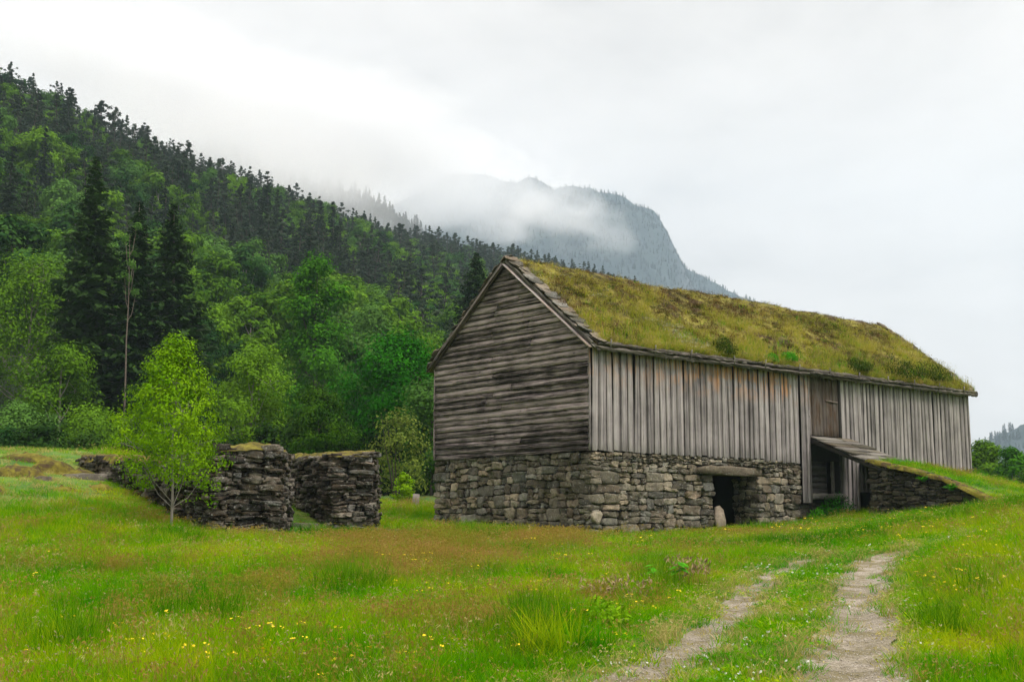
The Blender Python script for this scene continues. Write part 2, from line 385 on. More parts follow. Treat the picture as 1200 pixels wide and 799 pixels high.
def smooth_path(pts, n=120):
    p = np.array([hit(*q) for q in pts])[:, :2]; d = np.r_[0, np.cumsum(np.linalg.norm(np.diff(p, axis=0), axis=1))]
    s = np.linspace(0, d[-1], n); q = np.c_[np.interp(s, d, p[:, 0]), np.interp(s, d, p[:, 1])]
    for _ in range(12): q[1:-1] = (q[:-2]+2*q[1:-1]+q[2:])/4
    return q
PL, PR = smooth_path(TRK_L), smooth_path(TRK_R)
def dist_path(x, y, path): 
    x = np.asarray(x); y = np.asarray(y); d = np.full(x.shape, 1e9)
    for q in path[::2]: d = np.minimum(d, np.hypot(x-q[0], y-q[1]))
    return d
M_track = None
def build_ground():
    rs = [2.0]
    while rs[-1] < 3380: rs.append(rs[-1]*1.0175)
    rs = np.array(rs)
    th = np.r_[np.linspace(-math.pi, -.55, 40)[:-1], np.linspace(-.55, .55, 340), np.linspace(.55, math.pi, 40)[1:-1]]
    X = rs[:, None]*np.sin(th)[None]; Y = rs[:, None]*np.cos(th)[None]
    Z = T(X, Y)
    near = rs < 60
    dd = np.minimum(dist_path(X[near], Y[near], PL), dist_path(X[near], Y[near], PR))
    Z[near] -= .08*np.exp(-(dd/.28)**2)
    n, k = X.shape; v = np.stack([X, Y, Z], -1).reshape(-1, 3)
    i = np.arange(n-1)[:, None]*k; j = np.arange(k)[None]; jn = (j+1) % k
    q = np.stack([i+j, i+jn, i+k+jn, i+k+j], -1).reshape(-1, 4)[:, ::-1]
    v = np.r_[v, [[0, 0, float(T(np.array([0.]), np.array([0.]))[0])]]]
    tr = np.stack([np.arange(k), (np.arange(k)+1) % k, np.full(k, len(v)-1)], -1)
    o = obj('ground', make_mesh('ground', v, tris=tr, quads=q, mat=M_ground, smooth=True)); tag(o, kind='structure')
build_ground()

def build_tracks():
    m, t = new_mat('track_gravel'); gp = t.n('ShaderNodeNewGeometry').outputs['Position']
    a = t.noise(gp, 2.0, 5, .65, .5); f = t.noise(gp, 42, 4, .75); vo = t.n('ShaderNodeTexVoronoi', Vector=gp, Scale=34.0)
    c = t.ramp(f, [(.32, (.13, .105, .075)), (.5, (.28, .24, .19)), (.68, (.46, .41, .35))])
    c = t.mix(t.ramp(a, [(.40, 0.0), (.56, .85)]), c, t.mix(t.noise(gp, 12.0, 4, .6), (.10, .085, .035), (.17, .14, .06)))
    finish(m, t, c, .9, t.math('ADD', vo.outputs[0], f), .8, .02)
    for nm, path, w0, sd_ in (('wheel_track', PL, .19, 1), ('wheel_track', PR, .30, 5)):
        d = np.gradient(path, axis=0); d /= np.linalg.norm(d, axis=1)[:, None]; nn = np.c_[-d[:, 1], d[:, 0]]
        path2 = np.array([path[int(i)]*(1-i % 1)+path[min(int(i)+1, len(path)-1)]*(i % 1) for i in np.linspace(0, len(path)-1, 360)])
        n2 = np.array([nn[int(i)] for i in np.linspace(0, len(path)-1, 360)])
        cols = np.linspace(-1, 1, 9); s = np.arange(360)
        wl = w0*(1.25+fbm(s/22, s*0, sd_, 4)*1.1); wr = w0*(1.25+fbm(s/22, s*0+5, sd_+3, 4)*1.1)
        fade = np.interp(s, [0, 280, 325, 350, 359], [1, 1, .85, .5, .02])
        off = np.where(cols[None] < 0, cols[None]*wl[:, None], cols[None]*wr[:, None])*fade[:, None]
        X = path2[:, None, 0]+n2[:, None, 0]*off; Y = path2[:, None, 1]+n2[:, None, 1]*off
        dd = np.minimum(dist_path(X, Y, PL), dist_path(X, Y, PR))
        Z = T(X, Y)-.08*np.exp(-(dd/.28)**2)+.02+rng.normal(0, .003, X.shape)
        i = np.arange(359)[:, None]*9; j = np.arange(8)[None]
        q = np.stack([i+j, i+j+1, i+10+j, i+9+j], -1).reshape(-1, 4)
        tag(obj(nm, make_mesh(nm, np.stack([X, Y, Z], -1).reshape(-1, 3), quads=q, mat=m, smooth=True)), kind='structure')
build_tracks()

# ------------------------------------------------------------------ far mountains
def mountain_mat():
    m, t = new_mat('far_forest_rock'); gp = t.n('ShaderNodeNewGeometry')
    n = t.noise(gp.outputs['Position'], .02, 8, .7); up = t.n('ShaderNodeSeparateXYZ', Vector=gp.outputs['Normal']).outputs[2]
    c = t.ramp(n, [(.35, (.006, .018, .020)), (.65, (.022, .040, .036))])
    c = t.mix(t.ramp(up, [(.35, 1.0), (.6, 0.0)]), c, t.ramp(t.noise(t.mapping(gp.outputs['Position'], (1, 1, .9)), .03, 8, .78), [(.4, (.02, .028, .032)), (.6, (.10, .11, .115))]))
    return finish(m, t, c, .95, n, 1, 6)
M_mtn = mountain_mat()
MT = {}
def build_mountain(key, Y, prof, front, back, nseed, amp, y_skew=0.0):
    """prof: (px, py) of the crest as seen; front slope reaches the valley 'front' metres nearer"""
    pr = np.array([P(a, b, Y) for a, b in prof]); xs = np.arange(pr[0, 0], pr[-1, 0], front/70); H = np.interp(xs, pr[:, 0], pr[:, 2])
    tt = np.linspace(-1, 1, 90)
    X, TT = np.meshgrid(xs, tt, indexing='ij'); Hh = np.repeat(H[:, None], 90, 1)
    YY = Y+np.where(TT < 0, TT*front, TT*back)+fbm(X/(front*.5), TT*0, nseed+3, 3)*front*.3*(1-abs(TT)*.5)
    base = np.where(TT < 0, (1+TT)**.72, (1-TT)**1.2)
    Z = Hh*base*(1+fbm(X/(front*.28), YY/(front*.28), nseed, 5)*amp*np.minimum(abs(TT)*4, 1))+fbm(X/(front*.05), YY/(front*.05), nseed+7, 4)*front*.042-2
    n, k = X.shape; i = np.arange(n-1)[:, None]*k; j = np.arange(k-1)[None]
    q = np.stack([i+j, i+k+j, i+k+j+1, i+j+1], -1).reshape(-1, 4)
    tag(obj('mountain', make_mesh('mountain', np.stack([X, YY, Z], -1).reshape(-1, 3), quads=q, mat=M_mtn, smooth=True)), kind='structure')
    MT[key] = (X, YY, Z)
build_mountain('M2', 1150, [(-200, 190), (0, 170), (150, 165), (250, 172), (330, 203), (390, 215), (430, 228), (455, 240), (480, 258), (510, 284), (560, 305), (640, 345), (760, 420), (900, 560), (950, 619)], 420, 300, 11, .25)
build_mountain('M3', 2450, [(300, 330), (420, 262), (480, 225), (530, 200), (600, 212), (625, 217), (640, 221), (650, 225), (690, 219), (725, 224), (752, 231), (772, 243), (783, 260), (793, 281), (804, 302), (820, 313), (842, 325), (862, 336), (885, 347), (905, 354), (925, 362), (960, 400), (1080, 560), (1120, 619)], 700, 500, 23, .22)
build_mountain('M4', 1700, [(1020, 619), (1080, 560), (1130, 530), (1150, 517), (1180, 504), (1200, 493), (1260, 470), (1400, 430), (1700, 380), (1900, 619)], 420, 400, 31, .2)
def mz(key, i, j): X, Y, Z = MT[key]; return np.array([X[i, j], Y[i, j], Z[i, j]])

# ------------------------------------------------------------------ instancing (only for what nobody could count)
def scatter(name, pts, protos, idx, rot, scl, kind='stuff', parent=None):
    col = bpy.data.collections.new(name+'_sources')
    for i, me in enumerate(protos):
        o = bpy.data.objects.new('%s_source_%s' % (name, 'abcdefghijklmnopqrstuvwxyz'[i]), me); col.objects.link(o)
    me = bpy.data.meshes.new(name); pts = np.asarray(pts, np.float32)
    me.vertices.add(len(pts)); me.vertices.foreach_set('co', pts.ravel())
    a = me.attributes.new('pick', 'INT', 'POINT'); a.data.foreach_set('value', np.asarray(idx, np.int32))
    a = me.attributes.new('rot', 'FLOAT_VECTOR', 'POINT'); a.data.foreach_set('vector', np.asarray(rot, np.float32).ravel())
    a = me.attributes.new('scl', 'FLOAT_VECTOR', 'POINT'); a.data.foreach_set('vector', np.asarray(scl, np.float32).ravel())
    o = obj(name, me, parent)
    g = bpy.data.node_groups.new(name, 'GeometryNodeTree')
    g.interface.new_socket('Geometry', in_out='INPUT', socket_type='NodeSocketGeometry'); g.interface.new_socket('Geometry', in_out='OUTPUT', socket_type='NodeSocketGeometry')
    gi = g.nodes.new('NodeGroupInput'); go = g.nodes.new('NodeGroupOutput')
    ci = g.nodes.new('GeometryNodeCollectionInfo'); ci.inputs[0].default_value = col; ci.inputs[1].default_value = True; ci.inputs[2].default_value = True
    ip = g.nodes.new('GeometryNodeInstanceOnPoints'); ip.inputs['Pick Instance'].default_value = True
    def at(nm, ty): n = g.nodes.new('GeometryNodeInputNamedAttribute'); n.data_type = ty; n.inputs[0].default_value = nm; return n.outputs[0]
    er = g.nodes.new('FunctionNodeEulerToRotation')
    L = g.links.new
    L(gi.outputs[0], ip.inputs['Points']); L(ci.outputs[0], ip.inputs['Instance']); L(at('pick', 'INT'), ip.inputs['Instance Index'])
    L(at('rot', 'FLOAT_VECTOR'), er.inputs[0]); L(er.outputs[0], ip.inputs['Rotation']); L(at('scl', 'FLOAT_VECTOR'), ip.inputs['Scale']); L(ip.outputs[0], go.inputs[0])
    md = o.modifiers.new('scatter', 'NODES'); md.node_group = g
    o['kind'] = kind
    return o

# ------------------------------------------------------------------ trees
def rdir(r, n): v = r.normal(size=(n, 3)); return v/np.linalg.norm(v, axis=1)[:, None]
def crown_leaves(r, buf, centres, radii, per, size, up=.5, flat=.7, aspect=.62):
    C_ = np.repeat(centres, per, 0); R_ = np.repeat(radii, per)
    d = rdir(r, len(C_)); rad = r.random(len(C_))**.45
    off = d*rad[:, None]*R_[:, None]; off[:, 2] *= flat
    c = C_+off
    cc_ = centres.mean(0); o_ = C_-cc_; o_ /= np.linalg.norm(o_, axis=1)[:, None]+1e-6
    nrm = d*.9+o_*.6+rdir(r, len(C_))*.45; nrm[:, 2] += up*.6
    L = size*(.7+.6*r.random(len(C_)))
    v, q = leaf_diamonds(c, nrm, rdir(r, len(C_))-np.array([0, 0, .5]), L, L*aspect, .12)
    cv = np.repeat(r.random(len(centres)), per)*.75+r.random(len(C_))*.25
    buf.add(v, q=q, a=np.repeat(cv, 4))

def broadleaf(seed, h, r0, base=.2, lobes=12, clumps=90, per=30, leaf=.22, cr=None, shape=1.0, trunk_r=None, lean=.03, multi=1):
    """returns trunk mesh buffer and crown mesh buffer, tree standing at the origin"""
    r = np.random.default_rng(seed); tb, cb = Buf(), Buf()
    cr = cr or r0*.33; trunk_r = trunk_r or h*.014
    lob = []
    for i in range(lobes):
        t = (i+.5)/lobes; z = h*(base+(1-base)*(.08+.84*t)); env = math.sin(math.pi*min(1, (.13+.87*t))**shape)**.7
        a = i*2.4+r.random()*.9; q = r0*env*(.38+.34*r.random())
        lob.append((q*math.cos(a), q*math.sin(a), z, r0*(.30+.26*env*r.random())*(1.1-.35*t)))
    lob = np.array(lob)
    per_l = max(1, clumps//lobes); cen = []
    for L_ in lob:
        d = rdir(r, per_l); rr = r.random(per_l)[:, None]**.4
        c = L_[:3]+d*rr*L_[3]*np.array([1, 1, .85]); cen.append(c)
    cen = np.concatenate(cen); rad = cr*(.55+.7*r.random(len(cen)))
    cen[:, 2] = np.maximum(cen[:, 2], h*base*.7)
    crown_leaves(r, cb, cen, rad, per, leaf)
    for mtr in range(multi):
        k = 9; zz = np.linspace(-.3, h*.93, k); bend = np.cumsum(r.normal(0, lean*h/k, (k, 2)), 0)
        o2 = r.normal(0, r0*.15, 2) if multi > 1 else np.zeros(2)
        pts = np.c_[bend+o2*np.linspace(.3, 2.2, k)[:, None], zz]; tb.tube(pts, trunk_r*(1-np.linspace(0, .93, k)), 7)
        for L_ in lob[mtr::multi]:
            z0 = max(h*base*.6, L_[2]-L_[3]*1.2-.08*h); i = np.interp(z0, zz, np.arange(k)); p0 = np.array([np.interp(z0, zz, pts[:, 0]), np.interp(z0, zz, pts[:, 1]), z0])
            mid = (p0+L_[:3])/2+np.array([0, 0, -.03*h]); tb.tube([p0, mid, L_[:3]], [trunk_r*.30, trunk_r*.18, trunk_r*.07], 5)
            for c in cen[r.choice(len(cen), 0)]: pass
    for L_, cs in zip(lob, np.split(cen, len(lob))):
        for c in cs[::3]: tb.tube([L_[:3], (L_[:3]+c)/2+r.normal(0, .05*r0, 3), c], [trunk_r*.12, trunk_r*.09, trunk_r*.04], 3)
    return tb, cb

def spruce(seed, h, r0, base=.06, whorls=40, nb=8, tw=12, size=.3, dens=1.0, droop=.28, ragged=.25):
    r = np.random.default_rng(seed); tb, cb = Buf(), Buf()
    tb.tube([(0, 0, -.4), (r.normal(0, .01)*h, r.normal(0, .01)*h, h*.5), (0, 0, h)], [h*.014, h*.009, h*.001], 6)
    cc, nn, dd, LL, vv = [], [], [], [], []
    for w in range(whorls*nb):
        t = min(.995, (w+r.random()*nb*1.2)/whorls/nb); z = h*(base+(1-base)*t)
        Lm = r0*(1-t)**.82*(1-.35*max(0, .12-t)/.12)+.02*h*(1-t)+.1
        for b in range(1):
            if r.random() > dens: continue
            a = r.random()*2*math.pi; L_ = Lm*(1-ragged+ragged*1.6*r.random()**1.5)
            k = max(3, int(tw*(.35+.65*L_/r0))); s = (np.arange(k)+r.random(k)*.8)/k
            dr = droop*(.6+.8*r.random())*(1.15-t*.9)
            out = s*L_; zz = z-dr*L_*s**1.2*1.3+.22*L_*s**3+.12*L_*s*(t > .8)
            px, py = out*math.cos(a), out*math.sin(a)
            tb.tube([(0, 0, z), (px[-1]*.6, py[-1]*.6, np.interp(.6, s, zz)), (px[-1], py[-1], zz[-1])], [h*.0018, h*.001, h*.0004], 3)
            for side in (-1, 1, 0):
                sw = (1.3-s)*L_*.38+.06*h/12; aa = a+side*(.9+.3*r.random(k))
                c = np.c_[px+np.cos(aa)*sw*.5*abs(side), py+np.sin(aa)*sw*.5*abs(side), zz-sw*(.28 if side else .05)]
                d = np.c_[np.cos(aa), np.sin(aa), np.full(k, -.55 if side else -.3)]
                n_ = np.c_[r.normal(0, .5, k), r.normal(0, .5, k), .8+0*s]
                cc.append(c); dd.append(d); nn.append(n_); LL.append(np.maximum(sw*1.2, size*.8)); vv.append(np.full(k, r.random()*.6+.2*s.mean())+r.random(k)*.3)
    c = np.concatenate(cc); d = np.concatenate(dd); n_ = np.concatenate(nn); L = np.concatenate(LL); v_ = np.concatenate(vv)
    v, q = leaf_diamonds(c, n_, d, L, np.minimum(size, L*.45), .1); cb.add(v, q=q, a=np.repeat(v_, 4))
    return tb, cb

def pine(seed, h, r0, base=.38, pads=34, per=34, size=.5):
    r = np.random.default_rng(seed); tb, cb = Buf(), Buf()
    k = 7; zz = np.linspace(-.5, h*.98, k); bend = np.cumsum(r.normal(0, .012*h, (k, 2)), 0); pts = np.c_[bend, zz]
    tb.tube(pts, h*.015*(1-np.linspace(0, .9, k)), 6)
    cen, rad = [], []
    for i in range(pads):
        t = (i+.5)/pads; z = h*(base+(1-base)*t); env = r0*(math.sin(math.pi*(.22+.74*t))**.8)*(.45+.65*r.random())
        a = i*2.4+r.random(); q = env*(.25+.85*r.random()) if t < .93 else env*.1
        p0 = np.array([np.interp(z, zz, pts[:, 0]), np.interp(z, zz, pts[:, 1]), z-.03*h]); c = p0+np.array([q*math.cos(a), q*math.sin(a), .03*h+.12*q])
        tb.tube([p0, (p0+c)/2, c], [h*.004, h*.003, h*.001], 3); cen.append(c); rad.append(r0*(.17+.2*r.random())*(1.25-.85*t))
    crown_leaves(r, cb, np.array(cen), np.array(rad), per, size, up=.8, flat=.45, aspect=.4)
    return tb, cb

def as_tree(name, bufs, tmat, cmat, loc, label, group=None, rz=0.0, s=1.0, cat='tree'):
    root = obj(name, None, loc=loc, rot=(0, 0, rz), scale=s); tag(root, label, cat, group)
    obj('trunk', bufs[0].mesh('trunk', tmat, True), root); obj('crown', bufs[1].mesh('crown', cmat), root)
    return root
def joined(bufs, tmat, cmat, name):
    a, b = bufs; va = np.concatenate(a.v); vb = np.concatenate(b.v)
    qa = np.concatenate(a.q); ta = np.concatenate(a.t) if a.t else np.zeros((0, 3), int); qb = np.concatenate(b.q)+len(va)
    mi = np.r_[np.zeros(len(ta)), np.zeros(len(qa)), np.ones(len(qb))]
    return make_mesh(name, np.r_[va, vb], tris=ta, quads=np.r_[qa, qb], mats=[tmat, cmat], midx=mi, attr=np.r_[np.concatenate(a.a), np.concatenate(b.a)])

def ground_at(px, Y): 
    x = (px-600)/F*Y/ (ct - 0*st_) ; p = P(px, 600, Y); return np.array([p[0], Y, float(T(np.array([p[0]]), np.array([Y]))[0])])
def htop(px, py, Y): g = ground_at(px, Y); return P(px, py, Y)[2]-g[2], g

def near_trees():
    S = []
    # three tall spruces
    for (px, py, Y, rr, lab, sd_) in ((93, 183, 84, 4.4, 'tallest dark spruce with a pointed top standing above the low mossy ledge', 1),
                                      (148, 236, 84, 3.5, 'slim dark spruce standing between two larger dark spruces', 2),
                                      (190, 240, 86, 4.1, 'dark spruce with a broad blunt top and bare lower trunk', 3),
                                      (557, 296, 118, 6.8, 'lone dark conical spruce rising right behind the barn gable roof', 4)):
        h, g = htop(px, py, Y)
        as_tree('spruce_tree', spruce(sd_, h, rr, base={1: .06, 2: .18, 3: .22, 4: .05}[sd_], whorls=46, nb=9, tw=12, size=.34), M_trunkL if sd_ == 2 else M_trunk, M_spruce, g, lab)
    bl = [ # px, top py, Y, radius, base, material, kind(lobes, clumps, per, leaf), name, label
        (365, 288, 92, 3.5, .12, M_leafF, (16, 412, 51, 0.24), 'aspen_tree', 'tall bright green tree with a narrow irregular top in the middle of the wood'),
        (468, 384, 66, 3.6, .06, M_leafB, (15, 475, 54, 0.17), 'maple_tree', 'dense dark green maple beside the barn gable, largest round crown there'),
        (290, 402, 66, 2.7, .06, M_leafA, (14, 325, 51, 0.14), 'birch_tree', 'soft round light green birch directly behind the taller ruined wall'),
        (25, 300, 96, 6.5, .1, M_leafA, (18, 412, 51, 0.23), 'birch_tree', 'wide pale green birch at the edge of the wood beside the tallest spruce'),
        (62, 392, 74, 3.2, .1, M_leafA, (12, 275, 51, 0.19), 'birch_tree', 'mid green birch in front of the tallest dark spruce'),
        (182, 412, 78, 2.8, .1, M_leafA, (12, 275, 48, 0.19), 'birch_tree', 'small dull green birch behind the young bright birch'),
        (372, 448, 62, 2.1, .02, M_leafA, (10, 250, 51, 0.14), 'willow_bush', 'low grey green willow bush behind the gap between the ruined walls'),
        (105, 470, 70, 3.0, .02, M_leafA, (10, 275, 51, 0.17), 'willow_bush', 'low rounded bush below the tallest spruce behind the mossy ledge'),
        (20, 470, 66, 2.8, .02, M_leafD, (10, 275, 51, 0.17), 'willow_bush', 'dark green bush at the foot of the wide pale birch'),
        (272, 346, 120, 3.0, .2, M_leafA, (11, 212, 45, 0.26), 'birch_tree', 'round topped birch with a visible pale trunk above the soft light birch'),
        (318, 330, 125, 2.4, .3, M_leafD, (9, 137, 39, 0.26), 'birch_tree', 'thin sparse birch with a long bare stem beside the bright aspen'),
        (430, 350, 110, 3.4, .1, M_leafD, (12, 237, 45, 0.26), 'birch_tree', 'dull green birch behind the dense dark maple'),
        (510, 385, 84, 2.6, .06, M_leafA, (10, 250, 48, 0.20), 'birch_tree', 'pale birch squeezed between the dark maple and the barn gable'),
        (505, 440, 60, 2.2, .05, M_leafD, (10, 237, 48, 0.17), 'rowan_tree', 'shaded green tree touching the barn gable corner'),
        (228, 372, 104, 3.0, .1, M_leafD, (12, 225, 45, 0.24), 'birch_tree', 'mid green birch beside the blunt topped spruce'),
        (1158, 510, 92, 2.0, .04, M_leafA, (12, 250, 45, 0.22), 'birch_tree', 'light green birch next to the far corner of the barn'),
        (1190, 519, 86, 1.5, .04, M_leafF, (10, 212, 45, 0.20), 'birch_tree', 'slim pointed green birch beyond the grassy ramp with a pale stem before it'),
        (1225, 512, 90, 2.4, .04, M_leafA, (12, 237, 45, 0.22), 'birch_tree', 'green birch cut by the edge of the picture beyond the grassy ramp')]
    for i, (px, py, Y, rr, base, mat, (lb, cl, per, leaf), nm, lab) in enumerate(bl):
        h, g = htop(px, py, Y)
        as_tree(nm, broadleaf(100+i, h, rr, base, lb, cl, per, leaf), M_trunkL if 'birch' in nm else M_trunk, mat, g, lab)
    # undergrowth row closing the foot of the wood
    k = 0
    for px in np.arange(-40, 540, 27):
        Y = 60+9*rng.random(); h = 2.4+2.2*rng.random(); g = ground_at(px, Y)
        if k < 5: 
            b = broadleaf(300+k, 3.4, 1.9, .0, 8, 150, 30, .17); me = (b[0].mesh('trunk', M_trunk, True), b[1].mesh('crown', (M_leafU, M_leafU, M_leafD)[k % 3])); near_trees.p = getattr(near_trees, 'p', [])+[me]
        me = near_trees.p[k % 5]
        root = obj('undergrowth_bush', None, loc=g, rot=(0, 0, rng.random()*6), scale=h/3.4)
        tag(root, 'leafy undergrowth bush in the row along the foot of the dark wood', 'bush', 'undergrowth bushes along the foot of the wood')
        obj('trunk', me[0], root); obj('crown', me[1], root); k += 1
    # tall bare pale stem
    h, g = htop(141, 250, 80)
    b = broadleaf(77, h, 1.1, .70, 6, 22, 22, .2, trunk_r=.10, lean=.01)
    as_tree('pine_tree', b, M_trunkP, M_leafD, g, 'thin tree with a long bare pale trunk before the slim dark spruce')
    # light rowan shrub and bright sapling near the gable, young birch by the ruin
    h, g = htop(467, 478, 50)
    as_tree('rowan_shrub', broadleaf(55, h, 1.5, .12, 12, 160, 14, .13, multi=4, trunk_r=.035), M_trunk, M_leafE, g, 'airy yellowish shrub with thin stems between ruined wall and barn', cat='shrub')
    h, g = htop(473, 553, 48)
    as_tree('sapling', broadleaf(56, h, .55, .05, 8, 70, 22, .10, multi=2, trunk_r=.02), M_trunk, M_leafC, g, 'small vivid yellow green sapling in front of the airy shrub', cat='sapling')
    h, g = htop(198, 388, 28.2)
    g[0] = P(199, 600, 28.2)[0]
    as_tree('young_birch_tree', broadleaf(57, h, 1.45, .20, 22, 820, 24, .062, cr=.25, trunk_r=.036, shape=.5), M_trunkL, M_leafC, g, 'young bright yellow green birch in front of the ruined wall')
    # stump
    g = ground_at(487, 47); b = Buf(); b.tube([g-g+(0, 0, -.1), (0, 0, .25), (.02, 0, .52)], [.16, .13, .12], 9)
    tag(obj('tree_stump', b.mesh('tree_stump', M_trunkL, True), loc=g), 'short grey tree stump in grass beside the vivid sapling', 'stump')
near_trees()

# ------------------------------------------------------------------ the wooded hillside
def hillside():
    X, Y = [], []
    y = 96.0
    while y < 820:
        stp = 5.0 if y < 260 else 5.6
        for x in np.arange(-.48*y, .14*y, stp): X.append(x+rng.normal(0, 1.4)); Y.append(y+rng.normal(0, 1.4))
        y += stp
    X, Y = np.array(X), np.array(Y)
    p = (X+160)*.78-(Y-400)*.62; k = (p > -30) & (p < 322); X, Y, p = X[k], Y[k], p[k]
    Z = T(X, Y); t = np.clip((325-p)/325, 0, 1)
    # the belt of trees on the valley floor beyond the barn's far corner
    X2 = []; Y2 = []
    for y in np.arange(200, 620, 9.):
        for x in np.arange(.30*y, .52*y, 7): X2.append(x+rng.normal(0, 2)); Y2.append(y+rng.normal(0, 2))
    X2, Y2 = np.array(X2), np.array(Y2); Z2 = T(X2, Y2)
    n = fbm(X/38, Y/38, 40, 3)*1.5
    pr = (t+n > .43+.02*rng.normal(size=len(X)))
    pr |= rng.random(len(X)) < .10
    pr &= ~(rng.random(len(X)) < .10)
    kinds = np.r_[pr.astype(int), (rng.random(len(X2)) < .12).astype(int)]
    X = np.r_[X, X2]; Y = np.r_[Y, Y2]; Z = np.r_[Z, Z2]; t = np.r_[t, t*0][:len(X)]
    H = np.where(kinds == 1, 8.5+8*rng.random(len(X)), 7.0+7*rng.random(len(X))**1.5)
    pm = [joined(pine(200+i, 12, 2.2+.25*i, base=.36-.07*i, pads=38, per=44, size=.40), M_trunk, M_pine, 'pine_tree') for i in range(4)]
    pm += [joined(spruce(210+i, 12.5, 2.3+.3*i, whorls=20, nb=7, tw=6, size=.5, base=.08), M_trunk, M_pine, 'pine_tree') for i in range(2)]
    bm = [joined(broadleaf(220+i, 9, 2.5+.3*i, (.05, .25, .1, .3, .12)[i], 8+2*(i%3), (150, 110, 130, 90, 150)[i], 46, .34, cr=.85, trunk_r=.16), M_trunkL, M_leafD if i % 2 else M_leafA, 'hillside_birch') for i in range(5)]
    tx, ty = proj(X, Y, Z+H); bx, by = proj(X, Y, Z)
    order = np.argsort(Y); colmin = np.full(200, 620.0); vis = np.zeros(len(X))
    for a, b, c in [(-40, 60, 310), (60, 125, 200), (125, 165, 250), (165, 220, 250), (220, 330, 400), (330, 400, 300), (400, 520, 390)]: colmin[int(a/8)+20:int(b/8)+20] = c
    for i in order:
        c = int(np.clip(tx[i]/8+20, 0, 199)); v = colmin[c]-ty[i]
        if v > 0: vis[i] = min(v, by[i]-ty[i]); colmin[c] = ty[i]+2
    vis[(tx < -6) | (tx > 1206)] = 0
    vis[(tx > 640) & (tx < 1132)] = 0
    rot = rng.random(len(X))*6.28
    done = np.zeros(len(X), bool)
    for kd, meshes, nm, lab, grp, hh in ((1, pm, 'pine_tree', 'dark pine crown among the pines covering the cloudy hillside', 'dark pines on the hillside', 12),
                                     (0, bm, 'hillside_birch_tree', 'light green broadleaf tree among others on the lower hillside', 'light broadleaf trees on the hillside', 9)):
        ids = np.nonzero((kinds == kd) & (vis > 1))[0]; ids = ids[np.argsort(-vis[ids])][:296]
        for i in ids:
            s = H[i]/hh; w = s*(.75+.5*rng.random())
            tag(obj(nm, meshes[rng.integers(len(meshes))], loc=(X[i], Y[i], Z[i]-.2), rot=(0, 0, rot[i]), scale=(w, w, s)), lab, 'tree', grp); done[i] = True
        r = np.nonzero((kinds == kd) & ~done & (Y > 110))[0]
        s = H[r]/hh; w = s*(.85+.4*rng.random(len(r)))
        scatter('pine_forest' if kd else 'broadleaf_forest', np.c_[X[r], Y[r], Z[r]-.2], meshes, rng.integers(0, len(meshes), len(r)), np.c_[r*0, r*0, rot[r]], np.c_[w, w, s])
    # trees on the far mountains
    lo = [joined(spruce(230+i, 12, 2.6, whorls=10, nb=6, tw=4, size=1.3, base=.05), M_trunk, M_pine, 'far_tree') for i in range(3)]
    for key, n, nm, smin in (('M2', 9000, 'mountain_forest', .9), ('M3', 14000, 'mountain_forest', .62), ('M4', 5000, 'mountain_forest', .8)):
        Xm, Ym, Zm = MT[key]; a, b = Xm.shape
        fi = rng.random(n)*(a-2); fj = rng.random(n)**.8*(b*.55); i = fi.astype(int); j = fj.astype(int); u = fi-i; w = fj-j
        def bl(A): return (A[i, j]*(1-u)+A[i+1, j]*u)*(1-w)+(A[i, j+1]*(1-u)+A[i+1, j+1]*u)*w
        x, y, z = bl(Xm), bl(Ym), bl(Zm); dz = np.hypot(Zm[i+1, j]-Zm[i, j], Zm[i, j+1]-Zm[i, j])/np.maximum(np.hypot(Ym[i, j+1]-Ym[i, j], 1), 1)
        k = (z > 5) & (dz < 2.2); x, y, z = x[k], y[k], z[k]
        s = smin*(.5+.9*rng.random(len(x)))
        scatter(nm, np.c_[x, y, z-.5], lo, rng.integers(0, 3, len(x)), np.c_[x*0, x*0, rng.random(len(x))*6.28], np.c_[s*1.2, s*1.2, s])
hillside()

# ------------------------------------------------------------------ masonry
def stone_mesh(r, poly, depth, proud, mat, name='stone'):
    """poly: outline (n,2) in wall coordinates -> irregular block, face towards +y, local origin at its centre"""
    c = poly.mean(0); p = poly-c; n = len(p)
    sc_ = [(.93, -depth), (1.0, -depth*.12), (.99, proud*.78), (.93, proud), (.55, proud*1.03)]
    V = []
    tilt = r.normal(0, .12, 2)
    for s, y in sc_:
        q = p*s+(r.normal(0, .012, p.shape) if y > 0 else 0)
        yy = y+(q@tilt if y > 0 else 0)+(r.normal(0, .010, n) if y > 0 else 0)
        V.append(np.c_[q[:, 0], np.broadcast_to(yy, n), q[:, 1]])
    V.append([[0, proud*1.03, 0]])
    V = np.concatenate(V); m = len(sc_)
    i = np.arange(m-1)[:, None]*n; j = np.arange(n)[None]; jn = (j+1) % n
    q = np.stack([i+j, i+jn, i+n+jn, i+n+j], -1).reshape(-1, 4)[:, ::-1]
    t = np.stack([(m-1)*n+np.arange(n), (m-1)*n+(np.arange(n)+1) % n, np.full(n, m*n)], -1)[:, ::-1]
    return c, make_mesh(name, V, tris=t, quads=q, mat=mat, smooth=False)

